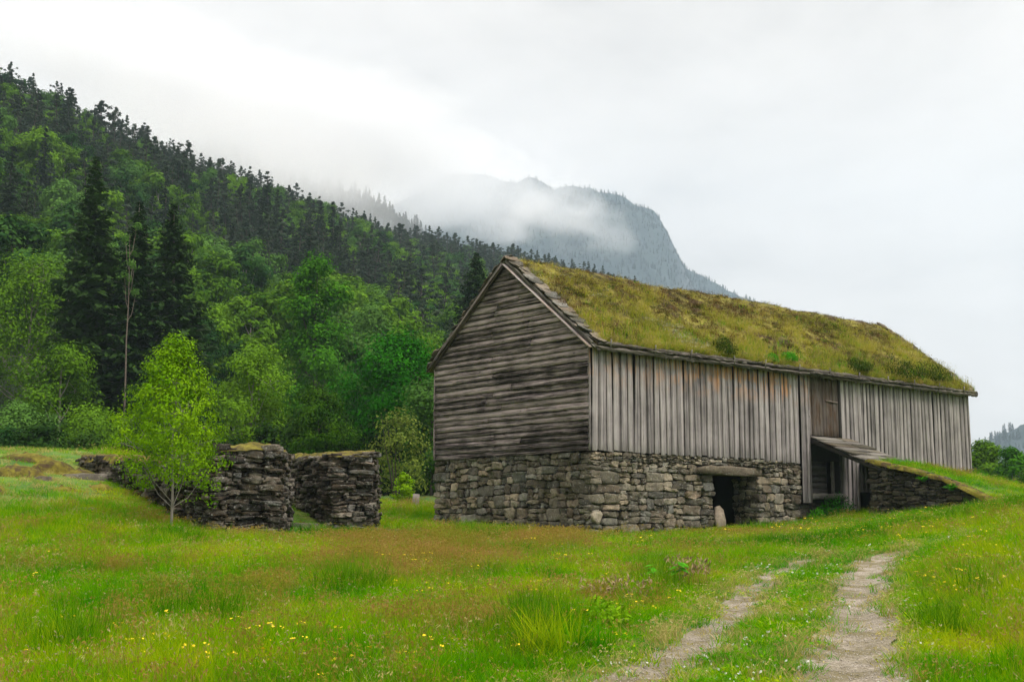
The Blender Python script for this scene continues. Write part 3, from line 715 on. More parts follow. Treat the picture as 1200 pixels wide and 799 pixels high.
def layout(r, spans, w0, w1, hmin, hmax, lmin, lmax, joint=.013, jit=.35):
    """random rubble in courses: returns polygons (n,2). spans: list of (u0,u1)"""
    out = []; asp = .55*(lmin+lmax)/(hmin+hmax)*1.15
    def split(a, b, c, d):
        w, h = b-a, d-c; lm = lmin+(lmax-lmin)*(.25+.75*r.random()**1.2); hm = hmin+(hmax-hmin)*(.25+.75*r.random()**1.2)
        if w <= lm*1.15 and h <= hm*1.15: out.append((a, b, c, d)); return
        f = .34+.32*r.random()
        if (w/h > asp*(.8+.9*r.random()) and w > lmin*1.5) or h < hmin*1.5:
            if w < lmin*1.5: out.append((a, b, c, d)); return
            split(a, a+w*f, c, d); split(a+w*f, b, c, d)
        else: split(a, b, c, c+h*f); split(a, b, c+h*f, d)
    for (u0, u1) in spans: split(u0, u1, w0, w1)
    polys = []
    for a, b, c, d in out:
        def wv(x, y, s): return float(fbm(np.array([x*1.7]), np.array([y*1.3]), s, 2)[0])
        pts = []
        J = joint; ca = min(b-a, d-c)*(.06+.16*r.random())
        base = [(a+J+ca, c+J), ((a+b)/2, c+J*.6), (b-J-ca, c+J), (b-J, c+J+ca), (b-J*.6, (c+d)/2), (b-J, d-J-ca), (b-J-ca, d-J), ((a+b)/2, d-J*.6), (a+J+ca, d-J), (a+J, d-J-ca), (a+J*.6, (c+d)/2), (a+J, c+J+ca)]
        sl = r.normal(0, .05)
        for x, y in base:
            wy = wv(x, y, 61)*.11*jit/.35; wx = wv(x*1.4+9, y*2.2, 71)*.16*jit/.35
            pts.append((x+wx+r.normal(0, .013), y+wy+(x-(a+b)/2)*sl*.5+r.normal(0, .009)))
        polys.append(np.array(pts))
    return polys

def place_stones(parent, polys, origin, ux, nrm, mat, r, depth=.2, proud=(.03, .09), keep=None, name='stone', limit=300):
    """wall plane through origin: u along ux (unit, horizontal), outward normal nrm, height z. child objects in the parent's local frame"""
    ux = np.array(ux, float); nrm = np.array(nrm, float); cnt = 0
    for pl in polys:
        c = pl.mean(0)
        if keep is not None and not keep(c): continue
        dsz = min(depth, np.ptp(pl[:, 0])*.8+.05)
        _, me = stone_mesh(r, pl, dsz, proud[0]+(proud[1]-proud[0])*r.random(), mat)
        pos = np.array(origin, float)+ux*c[0]+np.array([0, 0, c[1]])
        # local axes: x -> ux, y -> nrm
        M = Matrix(((ux[0], nrm[0], 0), (ux[1], nrm[1], 0), (0, 0, 1)))
        if M.determinant() < 0:
            me.flip_normals()
        o = bpy.data.objects.new(name, me); COL.objects.link(o); o.parent = parent
        o.matrix_local = Matrix.Translation(pos.tolist())@M.to_4x4(); cnt += 1
    return cnt

# ------------------------------------------------------------------ the barn (local frame: x along the long wall, y away along the gable, z up from the top of the stone base)
LB, WB, HE, HR = 20.3, 7.28, 3.10, 5.99
SL = (HR-HE-.04)/(WB/2)
barn = obj('barn', None, loc=BC, rot=(0, 0, BA))
tag(barn, 'old weathered timber barn with turf roof on a fieldstone base', 'barn')
def roof_w(v): return HR-.03-abs(v-WB/2)*SL

def plank_variants(n, mat, w, th, seed, warp=.008):
    r = np.random.default_rng(seed); out = []
    for _ in range(n):
        k = 9; xs = np.linspace(0, 1, k); b = Buf(); y = np.cumsum(r.normal(0, warp*.45, k)); z = np.cumsum(r.normal(0, warp*.35, k)); y -= np.linspace(y[0], y[-1], k)
        ww = w/2*(1+r.normal(0, .035, k)); cup = r.normal(0, .2)*th
        ring = np.stack([np.c_[xs, -ww+z, -th/2+y], np.c_[xs, ww+z, -th/2+y], np.c_[xs, ww*.98+z, th/2+y], np.c_[xs, z, th/2+y+cup], np.c_[xs, -ww*.98+z, th/2+y]], 1)
        m = 5; i = np.arange(k-1)[:, None]*m; j = np.arange(m)[None]; jn = (j+1) % m
        b.add(ring.reshape(-1, 3), q=np.stack([i+j, i+jn, i+m+jn, i+m+j], -1).reshape(-1, 4)[:, ::-1], t=[(0, 1, 2), (0, 2, 3), (0, 3, 4), (k*m-5, k*m-3, k*m-4), (k*m-5, k*m-2, k*m-3), (k*m-5, k*m-1, k*m-2)])
        out.append(b.mesh('plank', mat))
    return out

def beam(name, parent, p0, p1, w, h, mat, seed=0, k=14, rough=.006, up=(0, 0, 1)):
    """a squared timber from p0 to p1 (parent's frame), its own local x along it"""
    r = np.random.default_rng(seed); p0, p1 = Vector(p0), Vector(p1); L_ = (p1-p0).length; x = (p1-p0)/L_; y = Vector(up).cross(x).normalized(); z = x.cross(y)
    xs = np.linspace(0, L_, k); ring = []
    for sx, sz in ((-1, -1), (1, -1), (1, 1), (-1, 1)):
        ring.append(np.c_[xs, sx*w/2+r.normal(0, rough, k), sz*h/2+r.normal(0, rough, k)])
    ring = np.stack(ring, 1); i = np.arange(k-1)[:, None]*4; j = np.arange(4)[None]; jn = (j+1) % 4
    b = Buf(); b.add(ring.reshape(-1, 3), q=np.r_[np.stack([i+j, i+jn, i+4+jn, i+4+j], -1).reshape(-1, 4)[:, ::-1], [(0, 1, 2, 3), (k*4-1, k*4-2, k*4-3, k*4-4)]])
    o = obj(name, b.mesh(name, mat), parent)
    o.matrix_local = Matrix.Translation(p0)@Matrix((x, y, z)).transposed().to_4x4()
    return o

def build_barn():
    r = np.random.default_rng(5)
    # --- dark shell inside the cladding; the stone base core leaves the byre doorway open
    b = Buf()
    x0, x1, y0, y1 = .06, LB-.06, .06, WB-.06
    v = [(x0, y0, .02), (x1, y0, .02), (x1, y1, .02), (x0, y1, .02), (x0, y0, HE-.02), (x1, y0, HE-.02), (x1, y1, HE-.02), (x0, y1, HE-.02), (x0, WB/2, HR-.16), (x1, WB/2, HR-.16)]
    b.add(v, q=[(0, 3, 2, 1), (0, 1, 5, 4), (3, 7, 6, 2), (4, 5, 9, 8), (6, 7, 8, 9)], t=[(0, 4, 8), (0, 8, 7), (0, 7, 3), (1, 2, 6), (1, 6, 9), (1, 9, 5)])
    obj('wall_sheathing', b.mesh('wall_sheathing', M_blackwood), barn)
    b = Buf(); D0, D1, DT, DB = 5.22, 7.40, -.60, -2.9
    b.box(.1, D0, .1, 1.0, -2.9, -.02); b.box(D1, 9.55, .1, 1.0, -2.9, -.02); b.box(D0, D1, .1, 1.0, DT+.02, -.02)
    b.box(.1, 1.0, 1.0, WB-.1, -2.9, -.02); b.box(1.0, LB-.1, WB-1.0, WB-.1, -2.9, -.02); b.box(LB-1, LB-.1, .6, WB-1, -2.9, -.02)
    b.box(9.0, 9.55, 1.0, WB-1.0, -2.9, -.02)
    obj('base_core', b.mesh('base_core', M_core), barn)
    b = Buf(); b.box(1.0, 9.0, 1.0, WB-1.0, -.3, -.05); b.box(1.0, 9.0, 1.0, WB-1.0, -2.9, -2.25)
    obj('byre_floor', b.mesh('byre_floor', M_blackwood), barn)
    # --- vertical boards of the long wall
    pv = plank_variants(10, M_board, .20, .026, 3)
    u = -.02; k = 0
    while u < LB+.02:
        w = .105+.07*r.random(); c = u+w/2
        if u > LB-.1: break
        top = HE-.10+r.random()*.04
        if c < 7.79: bot = -.02-.07*r.random()
        elif c < 9.63: bot = -.10-.035*r.random()
        elif c < 10.18: bot = -1.40-.02*r.random()
        elif c < 12.02: u += w; continue
        elif c < 12.95: bot = -1.68-.08*r.random()
        else: bot = -1.0
        off = -.035 if k % 2 else -.066
        if c > 9.63 and c < 10.18: off -= .05
        o = obj('board', pv[r.integers(len(pv))], barn)
        ln = top-bot; M = Matrix(((0, 1, 0), (0, 0, -1), (1, 0, 0)))   # local x -> z, local y -> x, local z -> -y
        tl = r.normal(0, .010)
        o.matrix_local = Matrix.Translation((c, off, bot))@Matrix.Rotation(tl, 4, 'Y')@M.to_4x4()@Matrix.Diagonal((ln, w/.20*(1.12 if k % 2 == 0 else .96), 1, 1))
        u += w*(.97); k += 1
    # --- upper cart doorway, dark boards set back, with its jambs
    door = obj('cart_door', None, barn, loc=(10.15, -.01, .86))
    uu = 0
    while uu < 1.68:
        w = .17+.06*r.random(); o = obj('plank', bpy.data.meshes[plank_variants(1, M_dark, .2, .022, 60+int(uu*10))[0].name], door)
        o.matrix_local = Matrix.Translation((uu+w/2, -.01-.012*(int(uu*9) % 2), 0))@Matrix(((0, 1, 0), (0, 0, -1), (1, 0, 0))).to_4x4()@Matrix.Diagonal((2.06, w/.2*.97, 1, 1)); uu += w
    beam('door_ledge', door, (.95, -.045, 1.22), (1.66, -.045, 1.17), .02, .06, M_dark, 4)
    beam('jamb', barn, (11.94, -.03, .80), (11.94, -.03, 2.96), .17, .08, M_blackwood, 5, up=(0, 1, 0))
    beam('jamb', barn, (10.13, -.075, .80), (10.13, -.075, 2.96), .10, .05, M_board, 6, up=(0, 1, 0))
    # --- alcove below the bridge: log back wall, post, sill beam
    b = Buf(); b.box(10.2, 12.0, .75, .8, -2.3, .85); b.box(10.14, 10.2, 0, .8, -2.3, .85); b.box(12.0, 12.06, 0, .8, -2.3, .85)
    obj('alcove_lining', b.mesh('alcove_lining', M_blackwood), barn)
    for i in range(9): beam('log', barn, (10.2, .33+r.random()*.02, -1.02+i*.205), (11.52, .33+r.random()*.02, -1.02+i*.205), .09, .195, M_inner, 30+i, rough=.005)
    beam('post', barn, (11.60, .12, -1.12), (11.60, .12, .62), .10, .09, M_beam, 41, up=(0, 1, 0))
    beam('post', barn, (11.98, .02, -1.9), (11.98, .02, .8), .06, .1, M_beam, 42, up=(0, 1, 0))
    beam('sill_beam', barn, (10.16, -.02, -1.19), (12.02, -.02, -1.17), .14, .20, M_beam, 43)
    # --- gable clapboards
    w = -.04; i = 0; rg = np.random.default_rng(12)
    def lim(z):
        if z <= HE-.08: return 0.0, WB
        d = (roof_w(WB/2)-z-.02)/SL; return max(0, WB/2-d), min(WB, WB/2+d)
    while w < HR-.28:
        hgt = .165+.055*rg.random(); w1 = w+hgt
        a0, a1 = lim(w-.02); c0, c1 = lim(w1)
        if c1-c0 < .15: break
        cuts = [a0, a1]
        if a1-a0 > 3 and rg.random() < .62: cuts = [a0, a0+(a1-a0)*(.3+.42*rg.random()), a1]
        for s in range(len(cuts)-1):
            e0, e1 = cuts[s], cuts[s+1]; f0 = c0 if s == 0 else e0; f1 = c1 if s == len(cuts)-2 else e1
            if s: e0 += .012; f0 += .012
            n = max(5, int((e1-e0)/.22)); t = np.linspace(0, 1, n); ph = rg.random()*50
            vb = e0+(e1-e0)*t; vt = f0+(f1-f0)*t
            edge = fbm(vb*2.2+ph, vb*0, 7, 4)*.055+fbm(vb*.5+ph, vb*0, 8, 2)*.05; low = w-.025+edge
            outb = .082+.035*rg.random()+fbm(vb*1.5+ph, vb*0+3, 17, 3)*.03; th = .032
            mid = (low*.45+w1*.55)+fbm(vb*2+ph, vb*0+8, 19, 2)*.01
            V = np.stack([np.c_[-outb+th, vb, low], np.c_[-outb, vb, low], np.c_[-(outb*.62+.008)-fbm(vb*3+ph, vb*0, 5, 2)*.012, (vb+vt)/2, mid], np.c_[0*vb-.012, vt, 0*vb+w1+.02], np.c_[0*vb+.01, vt, 0*vb+w1+.02]], 1)
            m = 5; ii = np.arange(n-1)[:, None]*m; j = np.arange(m)[None]; jn = (j+1) % m
            bb = Buf(); L0 = V.reshape(-1, 3).copy()
            # local frame: x along the plank (barn y), y -> barn z, z -> -barn x
            base = np.array([0, e0, w]); q = L0-base; loc = np.c_[q[:, 1], q[:, 2], q[:, 0]]
            bb.add(loc, q=np.stack([ii+j, ii+jn, ii+m+jn, ii+m+j], -1).reshape(-1, 4), t=[(0, 2, 1), (0, 3, 2), (0, 4, 3), (n*m-5, n*m-4, n*m-3), (n*m-5, n*m-3, n*m-2), (n*m-5, n*m-2, n*m-1)])
            o = obj('plank', bb.mesh('plank', M_clap), barn)
            o.matrix_local = Matrix.Translation(base.tolist())@Matrix(((0, 0, 1), (1, 0, 0), (0, 1, 0))).to_4x4()
        w = w1-.008; i += 1
    beam('corner_board', barn, (-.055, .0, -.06), (-.055, .0, HE-.16), .05, .07, M_board, 71, up=(0, 1, 0))
    beam('corner_board', barn, (-.075, WB, -.06), (-.075, WB, HE-.16), .05, .05, M_clap, 72, up=(0, 1, 0))
    beam('corner_board', barn, (LB, -.07, -1.0), (LB, -.07, HE-.14), .05, .06, M_board, 73, up=(0, 1, 0))
    # far gable and back wall cladding, rough but whole
    for g in range(19): beam('wall_log', barn, (LB+.02, .02, -.9+g*.205), (LB+.02, WB, -.9+g*.205), .05, .2, M_clap, 600+g, k=4)
    for g in range(16): beam('wall_log', barn, (0, WB+.02, .1+g*.2), (LB, WB+.02, .1+g*.2), .05, .19, M_clap, 640+g, k=6)
    # --- stone base: long face, jamb, gable face
    rs = np.random.default_rng(21); tot = 0
    A = layout(rs, [(-.05, D0), (D1, 9.62)], -2.75, -.62, .11, .40, .24, 1.05)
    A += layout(rs, [(-.05, 4.46), (7.78, 9.62)], -.62, -.32, .10, .22, .22, .6)
    A += layout(rs, [(-.05, 9.62)], -.32, -.06, .08, .15, .2, .6)
    tot += place_stones(barn, A, (0, 0.02, 0), (1, 0, 0), (0, -1, 0), M_stone, rs, depth=.26, keep=lambda c: c[1] > -2.62)
    Bq = layout(rs, [(.02, 1.0)], -2.5, -.6, .14, .30, .3, .55)
    tot += place_stones(barn, Bq, (D1+.02, 0, 0), (0, 1, 0), (-1, 0, 0), M_stone, rs, depth=.2, proud=(.02, .06))
    G = layout(rs, [(-.02, WB+.05)], -2.62, -.06, .11, .36, .22, .85)
    tot += place_stones(barn, G, (0.02, 0, 0), (0, 1, 0), (-1, 0, 0), M_stone, rs, depth=.26, keep=lambda c: c[1] > -2.62)
    U_ = layout(rs, [(9.66, 12.0)], -2.3, -1.42, .12, .25, .3, .6)
    tot += place_stones(barn, U_, (0, .12, 0), (1, 0, 0), (0, -1, 0), M_ramp, rs, depth=.2)
    print('BARN STONES', tot)
    for (ua, ub, nm) in ((4.46, 7.80, 'lintel'),):
        xs = np.linspace(ua, ub, 10); lo_ = -.595+fbm(xs*1.1, xs*0, 3, 3)*.05; hi_ = -.335+fbm(xs*1.6, xs*0+4, 3, 3)*.10
        hi_[0] -= .08; hi_[-1] -= .05; pl = np.r_[np.c_[xs, lo_], np.c_[xs, hi_][::-1]]
        place_stones(barn, [pl], (0, -.02, 0), (1, 0, 0), (0, -1, 0), M_lintel, rs, depth=.5, proud=(.10, .11), name=nm)
    # --- roof: deck boards, turf, slates along the verge, verge boards, eave logs
    roof = obj('roof', None, barn)
    b = Buf()
    for sgn in (-1, 1):
        ve = WB/2+sgn*(WB/2+.34); n = 24
        for i in range(n):
            f0, f1 = i/n, (i+.94)/n; va, vb2 = WB/2+(ve-WB/2)*f0, WB/2+(ve-WB/2)*f1; za, zb = HR-.03-abs(va-WB/2)*SL, HR-.03-abs(vb2-WB/2)*SL
            b.add([(-.16, va, za), (LB+.16, va, za), (LB+.16, vb2, zb), (-.16, vb2, zb), (-.16, va, za+.03), (LB+.16, va, za+.03), (LB+.16, vb2, zb+.03), (-.16, vb2, zb+.03)],
                  q=[(0, 1, 2, 3), (4, 7, 6, 5), (0, 4, 5, 1), (2, 6, 7, 3), (1, 5, 6, 2), (0, 3, 7, 4)])
    obj('roof_deck', b.mesh('roof_deck', M_beam), roof)
    # turf sheet
    nu, nv = 330, 120; us = np.linspace(.02, LB+.13, nu); ss = np.linspace(-1, 1, nv); U_, S_ = np.meshgrid(us, ss, indexing='ij')
    Vv = WB/2+S_*(WB/2+.26); Wz = HR-.03-abs(Vv-WB/2)*SL
    rb = turf_h(U_, S_)
    Wz2 = Wz+rb; Wz2 = Wz2-.10*np.exp(-(S_/.05)**2)
    i = np.arange(nu-1)[:, None]*nv; j = np.arange(nv-1)[None]; q = np.stack([i+j, i+nv+j, i+nv+j+1, i+j+1], -1).reshape(-1, 4)
    # skirt down to the deck all round
    top = np.stack([U_, Vv, Wz2], -1); bor = np.r_[np.arange(nv), (np.arange(1, nu))*nv+nv-1, (nu-1)*nv+np.arange(nv-2, -1, -1), np.arange(nu-2, 0, -1)*nv]
    flat_ = top.reshape(-1, 3); sk = flat_[bor].copy(); sk[:, 2] = (HR-.0-abs(sk[:, 1]-WB/2)*SL)
    nb = len(bor); a_ = np.arange(nb); q2 = np.stack([bor[a_], bor[(a_+1) % nb], nu*nv+(a_+1) % nb, nu*nv+a_], -1)
    tu = obj('turf', make_mesh('turf', np.r_[flat_, sk], quads=np.r_[q, q2], mat=M_turf, smooth=True), roof)
    # verge boards
    for (uu, s0) in ((-.17, 71), (LB+.17, 81)):
        for sgn in (-1, 1):
            ve = WB/2+sgn*(WB/2+.22); ze = HR-.10-(WB/2+.22)*SL
            beam('verge_board', roof, (uu, WB/2+sgn*.02, HR-.12), (uu, ve, ze), .035, .19, M_board if sgn < 0 else M_clap, s0+sgn, up=(1, 0, 0), rough=.004)
            beam('verge_board', roof, (uu-.03*np.sign(uu-1), WB/2+sgn*.02, HR+.03), (uu-.03*np.sign(uu-1), ve, ze+.14), .05, .07, M_beam, s0+sgn+3, up=(1, 0, 0), rough=.012)
    # slates along the verge
    sv = []
    for k in range(7):
        n = 9; th = np.linspace(0, 2*math.pi, n, endpoint=False)+rs.normal(0, .12, n); R_ = (1+rs.normal(0, .12, n))
        x = np.sign(np.cos(th))*abs(np.cos(th))**.6*.5*R_; y = np.sign(np.sin(th))*abs(np.sin(th))**.6*.5*R_
        V = np.r_[np.c_[x*.98, y*.98, 0*x], np.c_[x, y, 0*x+.6], np.c_[x*.93, y*.93, 1+rs.normal(0, .15, n)]]
        j = np.arange(n); q_ = np.concatenate([np.stack([a*n+j, a*n+(j+1) % n, a*n+n+(j+1) % n, a*n+n+j], -1) for a in (0, 1)])
        t_ = [(2*n, 2*n+a, 2*n+a+1) for a in range(1, n-1)]+[(0, a+1, a) for a in range(1, n-1)]
        sv.append(make_mesh('slate', V, tris=t_, quads=q_, mat=M_slate))
    ang = math.atan(SL)
    for sgn in (-1, 1):
        for side_u in ((-.02, LB+.04) if sgn < 0 else (-.02,)):
            s = .1
            while s < WB/2/math.cos(ang)+.26:
                for lay in range(2):
                    ss_ = s+lay*.12; v = WB/2+sgn*ss_*math.cos(ang); z = HR+.02-ss_*math.sin(ang)+.055+lay*.055+.05*rs.random()
                    o = obj('slate', sv[rs.integers(7)], roof, scale=(.36+.16*rs.random(), .34+.22*rs.random(), .035+.03*rs.random()), loc=(side_u+(.10+.13*rs.random())*(1 if side_u < 1 else -1)-.07, v, z),
                            rot=(-sgn*ang*(.80+.12*rs.random())+rs.normal(0, .06), rs.normal(0, .07), rs.normal(0, .25)))
                s += .22+.10*rs.random()
    # eave: layered split logs, bark fringe, pegs
    ze = HR-.03-(WB/2+.30)*SL
    for (du0, du1, vo, zo, hh, ww, sd_) in ((.0, 7.6, -.34, .125, .09, .10, 1), (7.5, 14.2, -.35, .12, .10, .10, 2), (14.0, 20.5, -.34, .10, .09, .11, 3),
                                         (-.1, 5.3, -.33, .00, .07, .09, 4), (5.2, 10.6, -.36, -.01, .08, .10, 5), (10.3, 16.2, -.34, -.03, .07, .09, 6), (16.0, 20.55, -.33, -.01, .08, .10, 7),
                                         (9.8, 12.9, -.42, .02, .05, .16, 8), (2.0, 6.5, -.40, .07, .035, .07, 9), (12.4, 18.0, -.40, .05, .04, .08, 10)):
        beam('eave_log', roof, (du0, vo, ze+zo), (du1, vo, ze+zo+rs.normal(0, .015)), ww, hh, M_eave, 300+sd_, k=30, rough=.014)
    for k in range(12):
        uu = .6+k*1.72+rs.normal(0, .1); beam('eave_peg', roof, (uu, -.41, ze+.0), (uu+.01, -.43, ze+.26), .035, .035, M_beam, 330+k, k=3, up=(0, 1, 0))
    for k in range(16):
        uu = .4+k*1.3; beam('rafter', roof, (uu, -.26, ze-.06), (uu, .3, ze-.06+.56*SL), .09, .09, M_eave, 350+k, k=3)
    b = Buf(); n = 420; xs = np.linspace(-.1, LB+.2, n); rag = .05+.07*abs(fbm(xs*6, xs*0, 3, 3))*2+.03*rs.random(n)
    V = np.stack([np.c_[xs, np.full(n, -.30), np.full(n, ze+.02)], np.c_[xs, -.36-.04*rs.random(n), ze-rag*.5], np.c_[xs, np.full(n, -.33), ze-rag]], 1)
    ii = np.arange(n-1)[:, None]*3; j = np.arange(2)[None]; b.add(V.reshape(-1, 3), q=np.stack([ii+j, ii+j+1, ii+4+j, ii+3+j], -1).reshape(-1, 4))
    obj('bark_fringe', b.mesh('bark_fringe', M_bark), roof)

def turf_h(U_, S_):
    h = .20+fbm(U_/2.2, S_*3, 51, 4)*.22+fbm(U_/.45, S_*10, 52, 3)*.10
    d = np.minimum(np.minimum(U_, LB+.15-U_)/.5, (1-abs(S_))/.06)
    return np.maximum(.03, h*np.clip(.35+.65*d, 0, 1))+.03
def turf_point(u, s):
    u = np.asarray(u, float); s = np.asarray(s, float); v = WB/2+s*(WB/2+.26); z = HR-.03-abs(v-WB/2)*SL+turf_h(u, s)-.10*np.exp(-(s/.05)**2)
    return BC[None]+BU[None]*u[:, None]+BV[None]*v[:, None]+np.c_[u*0, u*0, z]
build_barn()

# ------------------------------------------------------------------ barn bridge, stone ramp and the grassy mound behind it
UL, UR = 10.19, 12.40
def edge_w(v): return np.interp(v, [-10.5, -9, -7.6, -6.4, -5.5, -4.76, -3.4, -2.3, 0], [-2.05, -1.9, -1.66, -1.42, -1.02, -.72, -.34, -.10, .02])
def mound_w(u, v):
    a = edge_w(v); far = np.interp(v, [-12, -9, -6, -4, -2.3, -1, 0, 8], [-2.1, -1.7, -1.42, -1.25, -1.0, -.5, -.12, -.9])
    k = sstep(UL+1.5, 19, u); w = a*(1-k)+far*k
    w = w-sstep(20.5, 30, u)*2.2-sstep(UL+8, 30, u)*0
    return w
def build_ramp():
    r = np.random.default_rng(33)
    us = np.r_[np.linspace(UL+.02, 13.4, 26), np.linspace(13.6, 32, 60)]; vs = np.linspace(-10.5, 3.0, 90)
    U_, V_ = np.meshgrid(us, vs, indexing='ij'); W_ = mound_w(U_, V_)
    W_ = W_+fbm(U_/1.5, V_/1.5, 8, 3)*.12*sstep(UL, UL+1, U_)
    X = BC[0]+BU[0]*U_+BV[0]*V_; Y = BC[1]+BU[1]*U_+BV[1]*V_; Z = BC[2]+W_
    base = T(X, Y); e = np.minimum(sstep(-10.5, -8.2, V_), sstep(32, 27, U_)); Z = Z*e+(base-.25)*(1-e)
    n, k = X.shape; i = np.arange(n-1)[:, None]*k; j = np.arange(k-1)[None]
    q = np.stack([i+j, i+k+j, i+k+j+1, i+j+1], -1).reshape(-1, 4); cu = (U_[:-1, :-1]+U_[1:, 1:])/2; cv = (V_[:-1, :-1]+V_[1:, 1:])/2
    notch = ((cu < 12.9) & (cv > -2.3)) | ((cv > -.05) & (cu < LB+.1)); q = q[~notch.ravel()]
    o = tag(obj('grass_mound', make_mesh('grass_mound', np.stack([X, Y, Z], -1).reshape(-1, 3), quads=q, mat=M_ground, smooth=True)), kind='structure')
    def zf(x, y):
        d = np.stack([x-BC[0], y-BC[1]], -1); u = d@BU[:2]; v = d@BV[:2]
        w = mound_w(u, v)+fbm(u/1.5, v/1.5, 8, 3)*.12*sstep(UL, UL+1, u)+BC[2]; b_ = T(x, y)
        e = np.minimum(sstep(-10.5, -8.2, v), sstep(32, 27, u)); z = w*e+(b_-.25)*(1-e)
        ok = (u > UL+.05) & (u < 32) & (v > -10.5) & (v < 3) & ~(((u < 12.9) & (v > -2.3)) | ((v > -.1) & (u < LB+.15)))
        return np.where(ok, z, -99)
    build_ramp.zf = zf
    # retaining wall
    wall = obj('ramp_wall', None, loc=BC, rot=(0, 0, BA)); tag(wall, 'dark drystone retaining wall sloping down from the plank bridge', 'stone wall')
    b = Buf(); xs = np.linspace(-7.2, -2.3, 12)
    tp = edge_w(xs)-.05; V = np.concatenate([np.c_[np.full(12, UL+.12), xs, tp], np.c_[np.full(12, UL+.12), xs, np.full(12, -2.6)], np.c_[np.full(12, UL+.7), xs, tp], np.c_[np.full(12, UL+.7), xs, np.full(12, -2.6)]])
    i = np.arange(11); b.add(V, q=np.r_[np.stack([i, i+1, i+13, i+12], -1), np.stack([i+24, i+36, i+37, i+25], -1), np.stack([i, i+24, i+25, i+1], -1), [(11, 35, 47, 23)], [(0, 12, 36, 24)]])
    obj('wall_core', b.mesh('wall_core', M_core), wall)
    b = Buf(); b.box(UL+.5, 13.0, -2.55, -2.32, -2.6, -.2); obj('end_core', b.mesh('end_core', M_core), wall)
    pl = layout(r, [(-7.2, -2.28)], -2.35, .1, .07, .19, .22, .75, joint=.012)
    keep = lambda c: c[1] < float(edge_w(c[0]))-.03 and c[1] > -2.25
    n = place_stones(wall, pl, (UL+.1, 0, 0), (0, 1, 0), (-1, 0, 0), M_ramp, r, depth=.25, proud=(.02, .11), keep=keep)
    pe = layout(r, [(UL+.05, 11.2)], -2.35, -.2, .09, .18, .25, .5, joint=.012)
    n += place_stones(wall, pe, (0, -2.32, 0), (1, 0, 0), (0, 1, 0), M_ramp, r, depth=.25)
    print('RAMP STONES', n)
    # moss cushion along the top of the wall
    b = Buf(); n = 60; xs = np.linspace(-7.3, -2.2, n); V = []
    for a, (du, dz) in enumerate(((-.10, -.06), (-.06, .035), (.12, .08), (.5, .05), (.9, -.05))): V.append(np.c_[UL+du+fbm(xs*2, xs*0+a, 2, 3)*.10, xs, edge_w(xs)+dz+fbm(xs*3, xs*0+a, 4, 3)*.09])
    V = np.stack(V, 1); ii = np.arange(n-1)[:, None]*5; j = np.arange(4)[None]; b.add(V.reshape(-1, 3), q=np.stack([ii+j, ii+5+j, ii+6+j, ii+j+1], -1).reshape(-1, 4))
    obj('moss_cap', b.mesh('moss_cap', M_moss, True), wall)
    # the plank bridge with its slabs
    br = obj('barn_bridge', None, loc=BC, rot=(0, 0, BA)); tag(br, 'sloping slab covered bridge leading up to the cart door of the barn', 'bridge')
    def dz(v): return .86+(v+.02)*(.96/2.3)+ .0
    for (uu, s) in ((UL+.06, 1), (UL+1.1, 2), (UR-.2, 3)):
        beam('girder', br, (uu, -.04, dz(-.04)-.17), (uu, -2.75, dz(-2.75)-.15), .14, .17, M_beam if s > 1 else M_blackwood, 400+s, up=(1, 0, 0), rough=.01)
    v = -.1; k = 0
    while v > -3.45:
        d = .30+.05*r.random(); u0 = UL-.10+.05*r.random(); uc = UL+.95+.5*r.random(); u1 = UR+.02+.12*r.random()
        tl = math.atan2(.96, 2.3)
        for (a, c) in ((u0, uc), (uc+.02, u1)):
            if v < -2.6 and a < UL+.5: continue
            nx, ny = 6, 3; xs = np.linspace(-(c-a)/2, (c-a)/2, nx); ys = np.array([-d*.62, 0, d*.62])
            top = np.stack(np.meshgrid(xs, ys, indexing='ij'), -1).reshape(-1, 2); top = top+r.normal(0, .012, top.shape); th = .035+.02*r.random()
            V = np.r_[np.c_[top, th+r.normal(0, .003, len(top))], np.c_[top, 0*top[:, 0]]]; q = []
            for x_ in range(nx-1):
                for y_ in range(2): a0 = x_*3+y_; q.append((a0, a0+3, a0+4, a0+1)); q.append((a0+18, a0+19, a0+22, a0+21))
                q.append((x_*3, x_*3+18, x_*3+21, x_*3+3)); q.append((x_*3+2, x_*3+5, x_*3+23, x_*3+20))
            for y_ in range(2): q.append((y_, y_+1, y_+19, y_+18)); q.append((15+y_, 33+y_, 34+y_, 16+y_))
            o = obj('deck_slab', make_mesh('deck_slab', V, quads=q, mat=M_beam if r.random() < .65 else M_slate), br, loc=((a+c)/2, v-d*.4, dz(v-d*.4)-.07+.02), rot=(tl-.07, r.normal(0, .02), r.normal(0, .02)))
        v -= d; k += 1
build_ramp()

